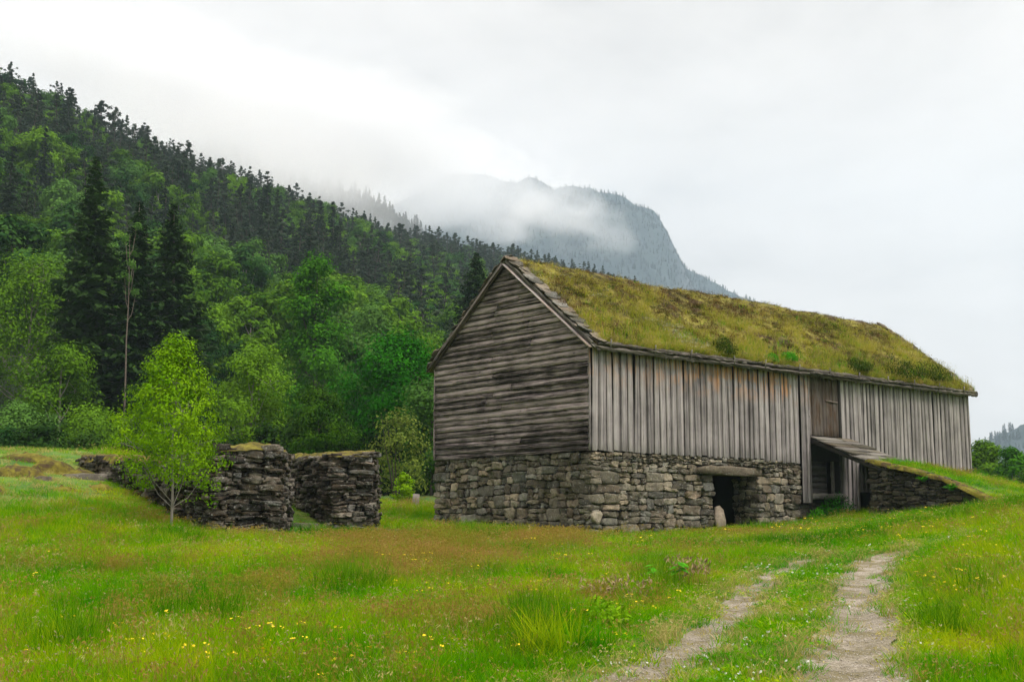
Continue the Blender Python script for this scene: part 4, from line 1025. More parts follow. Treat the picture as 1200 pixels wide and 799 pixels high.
# ------------------------------------------------------------------ the ruined walls
def px_xy(px, Y): return np.array([(P(px, 600, Y))[0], Y])
def build_ruins():
    r = np.random.default_rng(44)
    def wall_thing(name, label, face, back, ztop, zbot, seed, stones):
        """face: polyline [(x,y)...] of the visible front; back: the hidden rear corners; ztop(list per face pt)"""
        root = obj(name, None, loc=(face[0][0], face[0][1], 0)); tag(root, label, 'ruined wall'); o0 = np.array([face[0][0], face[0][1]])
        poly = np.array(list(face)+list(back)); tops = list(ztop)+[ztop[-1]]*(len(back)//2)+[ztop[0]]*(len(back)-len(back)//2); n = len(poly)
        c = poly.mean(0); ins = poly+(c-poly)/np.linalg.norm(c-poly, axis=1)[:, None]*.10
        b = Buf(); V = np.r_[np.c_[ins-o0, np.full(n, zbot)], np.c_[ins-o0, np.array(tops)-.05]]; j = np.arange(n); b.add(V, q=np.stack([j, (j+1) % n, n+(j+1) % n, n+j], -1))
        me = make_mesh('rubble_core', V, quads=np.stack([j, (j+1) % n, n+(j+1) % n, n+j], -1), polys=[list(range(n, 2*n))], mat=M_core); obj('rubble_core', me, root)
        cnt = 0
        for s in range(len(face) if stones == 'end' else len(face)-1):
            a = poly[s]; e = poly[s+1]; L_ = np.linalg.norm(e-a); ux = (e-a)/L_; nn = np.array([ux[1], -ux[0]])
            z0, z1 = tops[s], tops[s+1]; zl = min(float(T(a[0:1], a[1:2])[0]), float(T(e[0:1], e[1:2])[0]))-.25
            pl = layout(r, [(-.03, L_+.03)], zl, max(z0, z1)+.02, .06, .20, .18, .75, joint=.011)
            def keep(cc): return cc[1] < z0+(z1-z0)*cc[0]/L_-.03+.05*math.sin(cc[0]*5)
            cnt += place_stones(root, pl, (a[0]-o0[0], a[1]-o0[1], 0), (ux[0], ux[1], 0), (nn[0], nn[1], 0), M_ruin, r, depth=.24, proud=(.0, .17), keep=keep)
        # moss cap
        nx, ny = 40, 9; f = np.array(face); d = np.r_[0, np.cumsum(np.linalg.norm(np.diff(f, axis=0), axis=1))]; s = np.linspace(-.05, d[-1]+.04, nx)
        fx = np.interp(s, d, f[:, 0]); fy = np.interp(s, d, f[:, 1]); zt = np.interp(s, d, ztop)
        bk = np.array(back)[::-1]; db = np.r_[0, np.cumsum(np.linalg.norm(np.diff(bk, axis=0), axis=1))]; sb = np.linspace(0, db[-1], nx); bx = np.interp(sb, db, bk[:, 0]); by = np.interp(sb, db, bk[:, 1])
        V = []
        for q_ in range(ny):
            t = q_/(ny-1); X = fx*(1-t)+bx*t; Y = fy*(1-t)+by*t; dr = -.17 if q_ == 0 else 0
            V.append(np.c_[X-o0[0]+fbm(s*2.1, s*0+q_*.4, seed+5, 3)*.14*(q_ < 2), Y-o0[1]-(.07 if q_ < 2 else 0)-(.03 if q_ == 0 else 0)+fbm(s*2.5, s*0+q_*.4, seed, 3)*.12*(q_ < 2), zt+.06*math.sin(math.pi*t)+.07+dr+fbm(s*1.8, s*0+q_*.3, seed+1, 4)*.16+fbm(s*7, s*0+q_, seed+2, 2)*.05])
        V = np.stack(V, 1); ii = np.arange(nx-1)[:, None]*ny; j = np.arange(ny-1)[None]; 
        obj('moss_cap', make_mesh('moss_cap', V.reshape(-1, 3), quads=np.stack([ii+j, ii+ny+j, ii+ny+j+1, ii+j+1], -1).reshape(-1, 4), mat=M_moss, smooth=True), root)
        print('RUIN STONES', name, cnt)
        return root
    k1, k0, k2 = px_xy(247, 29.6), px_xy(197, 31.2), px_xy(325, 30.6); zt = P(262, 524, 29.6)[2]
    wall_thing('ruined_wall', 'taller ruined drystone wall end with moss on top behind the young birch', [k0, k1, k2, px_xy(337, 32.3)], [px_xy(318, 34.5), px_xy(208, 33.2)], [P(203, 533, 31.2)[2], zt, P(338, 523, 30.6)[2], P(352, 533, 32.3)[2]], 0.2, 3, 'x')
    a0, a1 = px_xy(92, 36.6), px_xy(206, 31.3)
    am = px_xy(150, 33.9)
    wall_thing('collapsed_wall', 'low collapsed mossy wall running from the grassy slope behind the young birch', [a0, am, a1], [px_xy(222, 32.6), px_xy(105, 38)], [P(92, 537, 36.6)[2], P(150, 538, 33.9)[2], P(206, 546, 31.3)[2]+.1], 0.4, 9, 'x')
    b0, b1, b2 = px_xy(332, 36.8), px_xy(389, 33.0), px_xy(434, 33.4)
    wall_thing('ruined_wall', 'shorter ruined drystone wall end standing nearer the barn, moss on top', [b0, b1, b2, px_xy(440, 34.6)], [px_xy(430, 37.5), px_xy(344, 38)], [P(341, 536, 36.8)[2], P(401, 533, 33)[2], P(447, 530, 33.4)[2], P(452, 532, 34.6)[2]], .4, 15, 'x')
    # flat slabs in the grass
    def slab(px, py, w, d, rz, label, h=.09):
        g = hit(px, py); n = 11; th = np.linspace(0, 2*math.pi, n, endpoint=False); R_ = 1+r.normal(0, .13, n); x = np.cos(th)*w/2*R_; y = np.sin(th)*d/2*R_
        V = np.r_[np.c_[x*1.03, y*1.03, 0*x-.15], np.c_[x, y, 0*x+h*.8], np.c_[x*.85, y*.85, 0*x+h+r.normal(0, .01, n)], [[0, 0, h*1.05]]]; j = np.arange(n)
        q = np.concatenate([np.stack([a*n+j, a*n+(j+1) % n, a*n+n+(j+1) % n, a*n+n+j], -1) for a in (0, 1)]); t = np.stack([2*n+j, 2*n+(j+1) % n, np.full(n, 3*n)], -1)
        tag(obj('rock_slab', make_mesh('rock_slab', V, tris=t, quads=q, mat=M_slate, smooth=True), loc=(g[0], g[1], g[2]), rot=(0, 0, rz)), label, 'rock')
    slab(357, 617, .75, .5, .2, 'pale flat rock slab at the foot of the taller ruined wall')
    slab(402, 612, .9, .5, -.2, 'flat grey rock slab in the gap between the two ruined walls')
    slab(432, 622, .8, .45, .1, 'flat grey rock slab below the shorter ruined wall end')
    slab(458, 624, .6, .35, -.5, 'small pointed slab in the grass on the barn side of the ruin')
    slab(104, 559, 1.3, .8, .1, 'flat grey slab on the mossy ledge beside the collapsed wall')
    slab(52, 562, .5, .4, .1, 'small pale slab showing through moss on the grassy ledge')
    slab(100, 601, .5, .3, .1, 'dark stone poking out of pale moss on the meadow slope', .12)
    # stone leaning in the byre doorway
    p = Lw(5.85, .25, -2.25); b = Buf(); prof = np.array([(-.22, 0), (.2, -.02), (.24, .3), (.19, .62), (.03, .74), (-.12, .68), (-.24, .33)]); n = len(prof)
    V = np.r_[np.c_[prof[:, 0], 0*prof[:, 0]-.05, prof[:, 1]], np.c_[prof[:, 0]*1.02, 0*prof[:, 0]+.05, prof[:, 1]*1.01]]; j = np.arange(n)
    me = make_mesh('leaning_slab', V, quads=np.stack([j, j+n, n+(j+1) % n, (j+1) % n], -1), polys=[list(range(n)), list(range(2*n-1, n-1, -1))], mat=M_lintel)
    tag(obj('leaning_slab', me, loc=p, rot=(-.25, .12, BA)), 'pale stone slab leaning inside the dark byre doorway', 'stone slab')
build_ruins()

# ------------------------------------------------------------------ grass and small plants
def tuft(seed, n, h, rad, w, lean=.5, mat=None, name='grass_tuft', head=0, headmat=None, hs=.02, flat_top=0.0, curl=.6):
    r = np.random.default_rng(seed); k = 4; t = np.linspace(0, 1, k)
    a = r.random(n)*2*math.pi; q = rad*np.sqrt(r.random(n)); bx, by = q*np.cos(a), q*np.sin(a)
    hh = h*(.5+.6*r.random(n)); az = r.random(n)*2*math.pi; ln = lean*(.2+.9*r.random(n))
    ww = w*(.7+.6*r.random(n))
    X = bx[:, None]+np.cos(az)[:, None]*(ln*hh)[:, None]*t[None]**(1+curl)
    Y = by[:, None]+np.sin(az)[:, None]*(ln*hh)[:, None]*t[None]**(1+curl)
    Z = hh[:, None]*(t[None]-.25*ln[:, None]*t[None]**2)-.02
    sx, sy = -np.sin(az+r.normal(0, .8, n)), np.cos(az+r.normal(0, .8, n))
    wt = ww[:, None]*(1-t[None]**1.5)*.5+.0004
    Lf = np.stack([X-sx[:, None]*wt, Y-sy[:, None]*wt, Z], -1); Rt = np.stack([X+sx[:, None]*wt, Y+sy[:, None]*wt, Z], -1)
    V = np.stack([Lf, Rt], 2).reshape(n, k*2, 3); i = (np.arange(n)*k*2)[:, None]; j = np.arange(k-1)[None]*2
    Q = np.stack([i+j, i+j+1, i+j+3, i+j+2], -1).reshape(-1, 4); at = np.repeat(r.random(n), k*2).reshape(n, -1)*.6+np.repeat(t, 2)[None]*.4
    V = V.reshape(-1, 3); at = at.ravel(); mi = np.zeros(len(Q))
    if head:
        m = min(head, n); tip = np.c_[X[:m, -1], Y[:m, -1], Z[:m, -1]]; c = np.repeat(tip, 3, 0)+r.normal(0, hs*.35, (m*3, 3))
        v2, q2 = leaf_diamonds(c, rdir(r, len(c))+[0, 0, .4], np.c_[r.normal(0, .4, (len(c), 2)), np.ones(len(c))] if flat_top == 0 else rdir(r, len(c)), hs*1.6 if flat_top == 0 else hs, hs*.45 if flat_top == 0 else hs)
        Q = np.r_[Q, q2+len(V)]; V = np.r_[V, v2]; at = np.r_[at, np.full(len(v2), .5)]; mi = np.r_[mi, np.ones(len(q2))]
    return make_mesh(name, V, quads=Q, mats=[mat]+([headmat] if headmat else []), midx=mi, attr=at)

def leafy(seed, n, h, rad, size, mat, name='leafy_weed', flower=None, nf=0):
    r = np.random.default_rng(seed); c = np.c_[r.normal(0, rad*.5, (n, 2)), h*(.15+.85*r.random(n))]
    v, q = leaf_diamonds(c, rdir(r, n)*.6+[0, 0, 1], rdir(r, n)-[0, 0, .3], size*(.6+.8*r.random(n)), size*.5*(.6+.6*r.random(n)), .15)
    at = np.repeat(r.random(n), 4); mi = np.zeros(len(q))
    if nf:
        c = np.c_[r.normal(0, rad*.6, (nf, 2)), h*(1+.35*r.random(nf))]; v2, q2 = leaf_diamonds(np.repeat(c, 2, 0), rdir(r, nf*2)*.5+[0, -.3, 1], rdir(r, nf*2), .034, .034)
        q = np.r_[q, q2+len(v)]; v = np.r_[v, v2]; at = np.r_[at, np.full(len(v2), .5)]; mi = np.r_[mi, np.ones(len(q2))]
    return make_mesh(name, v, quads=q, mats=[mat]+([flower] if flower else []), midx=mi, attr=at)

def in_poly_barn(x, y, mg=0.0):
    u = (x-BC[0])*BU[0]+(y-BC[1])*BU[1]; v = (x-BC[0])*BV[0]+(y-BC[1])*BV[1]
    return (u > -.12-mg) & (u < LB+.1+mg) & (v > -.08-mg) & (v < WB+.1+mg)
def surf(x, y):
    z = T(x, y); zm = build_ramp.zf(x, y); return np.maximum(z, zm), zm > z
def grass():
    P_ = [tuft(1, 30, .13, .15, .008, .9, M_grass), tuft(2, 30, .18, .15, .008, .8, M_grass), tuft(3, 26, .16, .14, .008, 1.0, M_grass_dry),       # 0-2 short
          tuft(4, 34, .30, .15, .008, .6, M_grass), tuft(5, 34, .36, .16, .008, .6, M_grass), tuft(6, 34, .42, .15, .008, .55, M_grass),               # 3-5 meadow
          tuft(7, 26, .46, .15, .005, .4, M_grass, head=7, headmat=M_purple, hs=.018), tuft(8, 26, .48, .16, .005, .4, M_grass_red, head=20, headmat=M_grass_red, hs=.03),  # 6-7 flowering
          tuft(9, 22, .44, .15, .005, .7, M_grass_dry, head=12, headmat=M_grass_dry, hs=.03),                                                             # 8 dry straws
          tuft(10, 60, .55, .14, .007, .35, M_rush, curl=.2), tuft(11, 34, .42, .15, .010, .5, M_rush),                                                   # 9-10 dark
          tuft(12, 16, .40, .16, .006, .3, M_grass, head=5, headmat=M_yellow, hs=.028, flat_top=1), tuft(13, 16, .30, .2, .006, .4, M_grass, head=4, headmat=M_yellow, hs=.03, flat_top=1),  # 11-12
          tuft(14, 26, .11, .15, .008, .8, M_grass, head=5, headmat=M_white, hs=.022, flat_top=1), leafy(15, 40, .16, .16, .06, M_fern), leafy(16, 34, .10, .2, .05, M_grass)]   # 13-15
    for i, m in enumerate(P_): m.name = 'grass_tuft'
    N = 210000
    Y = 8.6+(50-8.6)*rng.random(N)**.95; px = -300+1850*rng.random(N); x = (px-600)/F*Y*1.0*1.01
    dens = np.interp(Y, [9, 14, 20, 30, 40, 50], [95, 80, 52, 34, 22, 15])              # tufts per m2
    area = (1850/F*Y*1.01)*(41.4)/N                                                     # m2 per candidate (candidates thicken with x width)
    area = area*(1/.95*((Y-8.6)/41.4)**(1/.95-1))**-1/1.0
    keep = rng.random(N) < dens*area; x, Y = x[keep], Y[keep]
    u = (x-BC[0])*BU[0]+(Y-BC[1])*BU[1]; v = (x-BC[0])*BV[0]+(Y-BC[1])*BV[1]
    keep = ~in_poly_barn(x, Y) ; x, Y = x[keep], Y[keep]
    for pl in grass.blocked:                                                         # ruin footprints
        pl = np.array(pl); ins = np.zeros(len(x), bool); j = len(pl)-1
        for i in range(len(pl)):
            c = ((pl[i, 1] > Y) != (pl[j, 1] > Y)) & (x < (pl[j, 0]-pl[i, 0])*(Y-pl[i, 1])/(pl[j, 1]-pl[i, 1]+1e-9)+pl[i, 0]); ins ^= c; j = i
        x, Y = x[~ins], Y[~ins]
    z, on = surf(x, Y); X, PYx = proj(x, Y, z); vis = (X > -280) & (X < 1500) & (PYx < 900); x, Y, z, X, PYx, on = x[vis], Y[vis], z[vis], X[vis], PYx[vis], on[vis]
    dl = dist_path(x, Y, PL); dr = dist_path(x, Y, PR); dt = np.minimum(dl, dr)
    pa = np.r_[PL, PR]; cen = (PL+PR)/2; dc = dist_path(x, Y, cen)
    farness = np.clip(1-(dist_path(x, Y, PL[-18:])-.6)/2.5, 0, 1)
    bare = (dt < .17+.16*vnoise(x*3, Y*3, 4)+np.where(dr < dl, .10, 0)) & (rng.random(len(x)) < .95) & (farness < .97)
    n1 = fbm(x/3.2, Y/3.2, 91, 4)*2; n2 = fbm(x/1.1, Y/1.1, 92, 3)*2; rr = rng.random(len(x))
    idx = np.where(rr < .36, 3, np.where(rr < .70, 4, np.where(rr < .92, 5, 6)))
    hs = np.full(len(x), .70)
    hs *= 1+n2*.35
    def blob(cx, cy, rx, ry, soft=.6): d = np.hypot((X-cx)/rx, (PYx-cy)/ry); return np.clip((1.2-d+n2*.35)/soft, 0, 1)
    red = np.maximum.reduce([blob(500, 655, 120, 26), blob(420, 672, 90, 22), blob(600, 640, 110, 14)*.8, blob(320, 690, 50, 20)*.6, blob(560, 735, 110, 28)*.45, blob(240, 720, 120, 30)*.25])
    k = rng.random(len(x)) < red*(.42+.35*n2); idx[k] = 7; hs[k] *= 1.0
    k = (n1 > .34) & (rng.random(len(x)) < .28); idx[k] = 7
    k = rng.random(len(x)) < .05; idx[k] = 7
    k = (n1 < -.34) & (rng.random(len(x)) < .6); idx[k] = 10
    k = rng.random(len(x)) < .022; idx[k] = 8
    drk = np.maximum.reduce([blob(400, 692, 55, 16), blob(640, 755, 45, 30), blob(230, 735, 60, 18)*.7, blob(60, 765, 60, 14)*.6, blob(1110, 720, 50, 30)*.8, blob(570, 630, 40, 8), blob(780, 690, 40, 16)*.5])
    k = rng.random(len(x)) < drk*.55; idx[k] = np.where(rng.random(k.sum()) < .25, 9, np.where(rng.random(k.sum()) < .5, 10, 5)); hs[k] *= .95+.3*rng.random(k.sum())
    yl = np.maximum.reduce([blob(1080, 668, 90, 40)*.9, blob(200, 770, 260, 28)*.7, blob(700, 735, 60, 25)*.8, blob(1000, 625, 130, 14)*.8, blob(560, 680, 160, 40)*.35, blob(1130, 620, 80, 25)*.6, blob(450, 780, 200, 20)*.6]); yl = yl*.8+.03
    k = rng.random(len(x)) < yl*.075; idx[k] = np.where(rng.random(k.sum()) < .6, 11, 12)
    # upper mossy slope: short and dry
    up = np.clip((615-PYx)/40, 0, 1)*np.clip((160-X)/60, 0, 1); k = rng.random(len(x)) < up; idx[k] = rng.choice([0, 1, 2, 2], k.sum()); hs[k] = .8
    thin = (up > .5) & (rng.random(len(x)) < .35)
    mow = (dc < 1.35-.1*n2) | (dt < .55); k = mow; idx[k] = rng.choice([0, 0, 0, 1, 1, 1, 0, 0, 1, 15, 15, 2, 13, 1, 2], k.sum()); hs[k] = .75+.3*rng.random(k.sum())
    k = mow & (dt < .5) & (rng.random(len(x)) < .55); idx[k] = rng.choice([2, 2, 1, 8], k.sum()); hs[k] *= .5
    k = (~mow) & (dt < 1.1); hs[k] *= .62
    k = on; hs[k] = hs[k]*.55
    uu = (x-BC[0])*BU[0]+(Y-BC[1])*BU[1]; vv = (x-BC[0])*BV[0]+(Y-BC[1])*BV[1]
    k = (vv > -1.6) & (vv < 0) & (uu > 0) & (uu < 9.6); hs[k] *= .62
    k = (uu > -1.7) & (uu < .1) & (vv > -1) & (vv < 8); hs[k] *= .62
    rw = np.concatenate([np.linspace(px_xy(a_, b_), px_xy(c_, d_), 14) for a_, b_, c_, d_ in ((92, 36.6, 200, 31.2), (197, 31.2, 247, 29.6), (247, 29.6, 325, 30.6), (332, 36.8, 389, 33), (389, 33, 434, 33.4))])
    hs *= np.where(dist_path(x, Y, np.repeat(rw, 2, 0)) < 1.0, .5, 1)
    k = on & (uu < UL+.35); idx[k] = 0
    gapm = (X > 335) & (X < 450) & (PYx < 624) & (Y < 38); thin |= gapm & (rng.random(len(x)) < .7); idx[gapm] = 0
    thin |= (up > .45) & (rng.random(len(x)) < .45)*(n2 > -.2)
    ok = ~bare & ~thin & ~(on & (uu < UL+.05)); x, Y, z, idx, hs = x[ok], Y[ok], z[ok], idx[ok], hs[ok]
    sx = np.interp(Y, [9, 20, 50], [.85, 1.15, 1.9])*(.8+.4*rng.random(len(x))); hz = hs*(.8+.4*rng.random(len(x)))*np.interp(Y, [9, 50], [.95, 1.1])
    dz = np.minimum(dist_path(x, Y, PL), dist_path(x, Y, PR)); z = z-.08*np.exp(-(dz/.28)**2)
    print('TUFTS', len(x))
    o = scatter('meadow_grass', np.c_[x, Y, z], P_, idx, np.c_[rng.normal(0, .08, len(x)), rng.normal(0, .08, len(x)), rng.random(len(x))*6.28], np.c_[sx, sx, hz])
    # tufts and moss on the roof
    R_ = [tuft(21, 26, .10, .12, .006, 1.0, M_roofgrass), tuft(22, 24, .18, .12, .005, .7, M_roofgrass), tuft(23, 22, .26, .10, .0045, .6, M_roofgrass, head=10, headmat=M_grass_dry, hs=.02),
          tuft(24, 22, .16, .12, .006, .8, M_grass_dry), leafy(25, 36, .06, .14, .045, M_heather, 'moss_tuft'), leafy(26, 30, .05, .14, .04, M_moss, 'moss_tuft'), tuft(27, 20, .17, .10, .006, .8, M_grass), tuft(28, 20, .16, .12, .006, .8, M_heath_red), leafy(29, 60, .09, .16, .04, M_heath_red, 'heath_tuft'), leafy(30, 50, .04, .14, .035, M_lichen, 'lichen_tuft')]
    n = 9500; u = .15+(LB)*rng.random(n); s = -1.0+1.12*rng.random(n); w = turf_point(u, s); n1 = fbm(u/1.3, s*4, 95, 4)*2+rng.normal(0, .12, n); n2_ = fbm(u/2.3+7, s*3, 96, 3)*2
    idx = np.where(n1 > .30, rng.choice([1, 2, 2, 6], n), np.where(n1 > -.05, rng.choice([0, 1, 3, 1, 2], n), np.where(n1 > -.3, rng.choice([0, 4, 7, 7, 5], n), rng.choice([4, 5, 7], n))))
    idx = np.where((n2_ > .3) & (rng.random(n) < .5), 7, idx)
    hi_ = sstep(-.62, -.25, s+n2_*.25); idx = np.where(rng.random(n) < hi_*.55, rng.choice([7, 4, 4, 7, 3, 8], n), idx)
    lo_ = sstep(-.55, -.85, s+n1*.2); idx = np.where(rng.random(n) < lo_*.4, rng.choice([6, 1, 6, 2], n), idx)
    idx = np.where((n1 > .52) & (rng.random(n) < .6), 6, idx); idx = np.where((n2_ < -.42) & (n1 > 0) & (rng.random(n) < .6), 9, idx)
    kk = np.ones(n, bool); kk[(n1 < -.25) & (rng.random(n) < .55)] = False; kk[(s > -.12) & (rng.random(n) < .45)] = False
    sc_ = 1.0+.5*rng.random(n); hz = sc_*np.where(s < -.75, 1.15, .8)*np.where(s > -.2, .55, 1)
    o = scatter('roof_grass', w[kk]-[0, 0, .02], R_, idx[kk], np.c_[rng.normal(0, .1, kk.sum()), rng.normal(0, .1, kk.sum()), rng.random(kk.sum())*6.28], np.c_[sc_, sc_, hz][kk])
    n = 1100; u = .1+(LB)*rng.random(n); w = turf_point(u, u*0-.985+.02*rng.random(n)); az = math.pi+BA
    sc_ = .8+.5*rng.random(n); out_ = .5+.6*rng.random(n)
    scatter('eave_grass', w-BV[None]*.06-[0, 0, .04], R_, rng.choice([0, 1, 2, 3, 6, 7, 1], n), np.c_[out_, rng.normal(0, .2, n), np.full(n, BA)+rng.normal(0, .3, n)], np.c_[sc_, sc_, sc_])
    # gravel bits on the tracks
    gm = []
    for i in range(3):
        r = np.random.default_rng(i); v = np.array([(1, 0, 0), (-1, 0, 0), (0, 1, 0), (0, -1, 0), (0, 0, .6), (0, 0, -.6)])*(.8+.4*r.random((6, 1)))*.008
        gm.append(make_mesh('gravel', v*(1, .8, .9)[i], tris=[(0, 2, 4), (2, 1, 4), (1, 3, 4), (3, 0, 4), (2, 0, 5), (1, 2, 5), (3, 1, 5), (0, 3, 5)], mat=M_track_bits))
    pts = []
    for path, w0 in ((PL, .22), (PR, .28)):
        q = path[(rng.random(7000)**1.25*(len(path)*.62)).astype(int)]; pts.append(q+rng.normal(0, w0*.75, q.shape))
    q = np.concatenate(pts); zz = T(q[:, 0], q[:, 1]); d_ = np.minimum(dist_path(q[:, 0], q[:, 1], PL), dist_path(q[:, 0], q[:, 1], PR)); zz = zz-.08*np.exp(-(d_/.28)**2)+.024
    s = .5+1.0*rng.random(len(q))**2
    scatter('track_gravel', np.c_[q, zz], gm, rng.integers(0, 3, len(q)), np.c_[rng.random(len(q))*3, rng.random(len(q))*3, rng.random(len(q))*6], np.c_[s, s, s])
def xy(px, Y): return ((px-600)/F*Y*1.0, Y)
grass.blocked = [[px_xy(197, 31.2), px_xy(247, 29.6), px_xy(325, 30.6), px_xy(318, 34.5), px_xy(208, 33.2)],
                 [px_xy(92, 36.6), px_xy(206, 31.3), px_xy(222, 32.6), px_xy(105, 38)],
                 [px_xy(332, 36.8), px_xy(389, 33.0), px_xy(434, 33.4), px_xy(430, 37.5), px_xy(344, 38)]]
grass()

def fern_mesh(seed, n, L_, mat):
    r = np.random.default_rng(seed); c, nn, d, LL, WW, a = [], [], [], [], [], []
    for i in range(n):
        az = r.random()*6.28; l = L_*(.7+.5*r.random()); el = .85+.5*r.random(); m = 16; t = np.linspace(.08, 1, m)
        x = l*t*math.cos(el)*(1+.4*t); z = l*(t*math.sin(el)-.42*t**2.2); da = np.array([math.cos(az), math.sin(az)]); sd_ = np.array([-da[1], da[0]])
        for s in (-1, 1):
            w = l*.24*np.sin(math.pi*np.minimum(t*.9+.12, 1))**.8+.015
            c.append(np.c_[da[0]*x+s*sd_[0]*w/2, da[1]*x+s*sd_[1]*w/2, z-.1*w]); d.append(np.c_[s*sd_[0]+.4*da[0]+0*t, s*sd_[1]+.4*da[1]+0*t, -.2+0*t]); nn.append(np.c_[0*t+r.normal(0, .2), 0*t+r.normal(0, .2), 0*t+1]); LL.append(w); WW.append(np.full(m, l/m*1.1)); a.append(r.random(m)*.5+.4*r.random())
    v, q = leaf_diamonds(*map(np.concatenate, (c, nn, d)), np.concatenate(LL), np.concatenate(WW), .1)
    return make_mesh('fern', v, quads=q, mat=mat, attr=np.repeat(np.concatenate(a), 4))
def bush_mesh(seed, r0, h, mat, n=1400, size=.05, name='heather_bush', upr=1.0):
    r = np.random.default_rng(seed); dd = rdir(r, n); dd[:, 2] = abs(dd[:, 2]); rad = r.random(n)**.4*(1+.25*fbm(dd[:, 0]*3+seed, dd[:, 1]*3, seed, 2)*2)
    c = dd*rad[:, None]*np.array([r0, r0*.8, h]); nn = dd+rdir(r, n)*.7; d = dd*.6+[0, 0, upr]
    v, q = leaf_diamonds(c, nn, d, size*(.7+.8*r.random(n)), size*.32, .1); return make_mesh(name, v, quads=q, mat=mat, attr=np.repeat(r.random(n), 4))
def small_plants():
    def at_px(px, py): return hit(px, py)
    def put(nm, me, p, label, cat, s=1.0, rz=0.0, sink=.03): return tag(obj(nm, me, loc=(p[0], p[1], p[2]-sink), rot=(0, 0, rz), scale=s), label, cat)
    p = Lw(-.55, 3.9, -2.36); p[2] = float(T(p[:1], p[1:2])[0])
    put('fern', fern_mesh(1, 34, .62, M_fern), p, 'bright green fern clump at the foot of the gable stone base', 'fern')
    p = Lw(10.6, -.7, 0); p[2] = float(T(p[:1], p[1:2])[0]); put('nettle_bush', bush_mesh(2, .85, .85, M_leafB, 1500, .10, 'nettle_bush', .2), p, 'dark green weeds filling the hollow below the bridge', 'bush')
    p = Lw(9.75, -.55, 0); p[2] = float(T(p[:1], p[1:2])[0]); put('nettle_bush', bush_mesh(3, .45, .5, M_fern, 700, .09, 'nettle_bush', .2), p, 'lighter green weeds between the stone base and the hollow', 'bush')
    p = Lw(11.5, -1.2, 0); p[2] = float(T(p[:1], p[1:2])[0]); put('fern', fern_mesh(4, 16, .5, M_leafB), p, 'small dim fern beside the end of the retaining wall', 'fern')
    q = Lw(UL-.12, -4.3, -.80); put('fern', fern_mesh(5, 12, .34, M_fern), q, 'little fern growing high in the face of the sloping retaining wall', 'fern')
    q = Lw(UL-.14, -5.25, -1.10); put('fern', fern_mesh(6, 14, .38, M_fern), q, 'fern growing near the low end of the sloping retaining wall', 'fern')
    for i, (px, py, sz, hh, mt, lab) in enumerate(((846, 402, .45, .34, M_heather, 'single dark heather bush on the turf edge above the byre doorway'), (1003, 424, .60, .26, M_heather, 'low ragged heather bush on the turf edge above the cart door'),
                                       (1056, 434, .90, .50, M_heather, 'larger of the two dark heather bushes together near the far roof corner'), (1092, 437, .72, .42, M_heather, 'heather bush closest to the far end of the roof'),
                                       (903, 406, .26, .16, M_fern, 'small bright green tuft of leaves on the turf'), (923, 413, .30, .18, M_fern, 'green leafy tuft on the turf right at the eave'))):
        u = float(np.interp(px, [705, 1140], [0, 1])); 
        best = None
        us = np.linspace(.3, LB, 900); w = turf_point(us, us*0-.965+.02*(i % 2)); qx, qy = proj(w[:, 0], w[:, 1], w[:, 2]); k = np.argmin(abs(qx-px)); put('heather_bush' if mt is M_heather else 'leafy_tuft', bush_mesh(20+i, sz*1.15, hh*1.7, mt, 2600, .07, 'bush', 1.4), w[k], lab, 'bush' if mt is M_heather else 'plant', sink=.04)
    # meadow individuals
    for i, (px, py, lab, n, h, rad) in enumerate(((398, 700, 'dark green rush clump in the reddish grass below the shorter ruined wall', 150, .62, .40), (430, 690, 'smaller rush clump behind the dark one in the reddish grass', 150, .5, .3),
                                          (645, 775, 'tall rush clump at the front of the meadow, longest blades there', 330, .62, .30), (690, 770, 'rush clump with pale tips beside the tall one nearer the track', 200, .5, .22),
                                          (572, 636, 'dark rush clump in front of the fern by the gable', 200, .4, .4), (235, 745, 'dark low rush clump in the open front meadow', 160, .32, .3))):
        put('rush_clump', tuft(60+i, int(n*.7), h*.95, rad*.85, .010, .7, M_rush if i not in (2, 3, 5) else M_grass, 'rush_clump', curl=.35), at_px(px, py), lab, 'rush clump')
    dk = tuft(70, 130, .5, .3, .006, .5, M_grass_red, 'dock_stand', head=100, headmat=M_purple, hs=.045)
    put('dock_plants', dk, at_px(808, 690), 'purplish brown stand of seeding docks on the verge of the track', 'weed')
    put('dock_plants', tuft(71, 120, .42, .4, .006, .5, M_grass_red, 'dock_stand', head=90, headmat=M_purple, hs=.04), at_px(725, 712), 'brownish seeding weeds in the meadow below the byre doorway', 'weed')
    r = np.random.default_rng(9)
    def big_leaves(seed, n, L_, h):
        r = np.random.default_rng(seed); az = r.random(n)*6.28; c = np.c_[np.cos(az)*L_*.35, np.sin(az)*L_*.35, h*(.5+.5*r.random(n))]; v, q = leaf_diamonds(c, np.c_[np.cos(az)*.3, np.sin(az)*.3-.2, np.ones(n)], np.c_[np.cos(az), np.sin(az), np.full(n, .3)], L_, L_*.42, .12); return make_mesh('butterbur', v, quads=q, mat=M_fern, attr=np.repeat(r.random(n), 4))
    put('butterbur_plant', big_leaves(3, 9, .19, .36), at_px(766, 690), 'plant with a few large green leaves beside the brown weeds', 'plant')
    put('butterbur_plant', big_leaves(4, 11, .2, .4), at_px(796, 692), 'plant with large bright leaves in front of the dock stand', 'plant')
    put('leafy_weed', bush_mesh(41, .34, .34, M_leafC, 420, .10, 'leafy_weed', .1), at_px(706, 738), 'pale green leafy weed beside the tall rushes', 'plant')
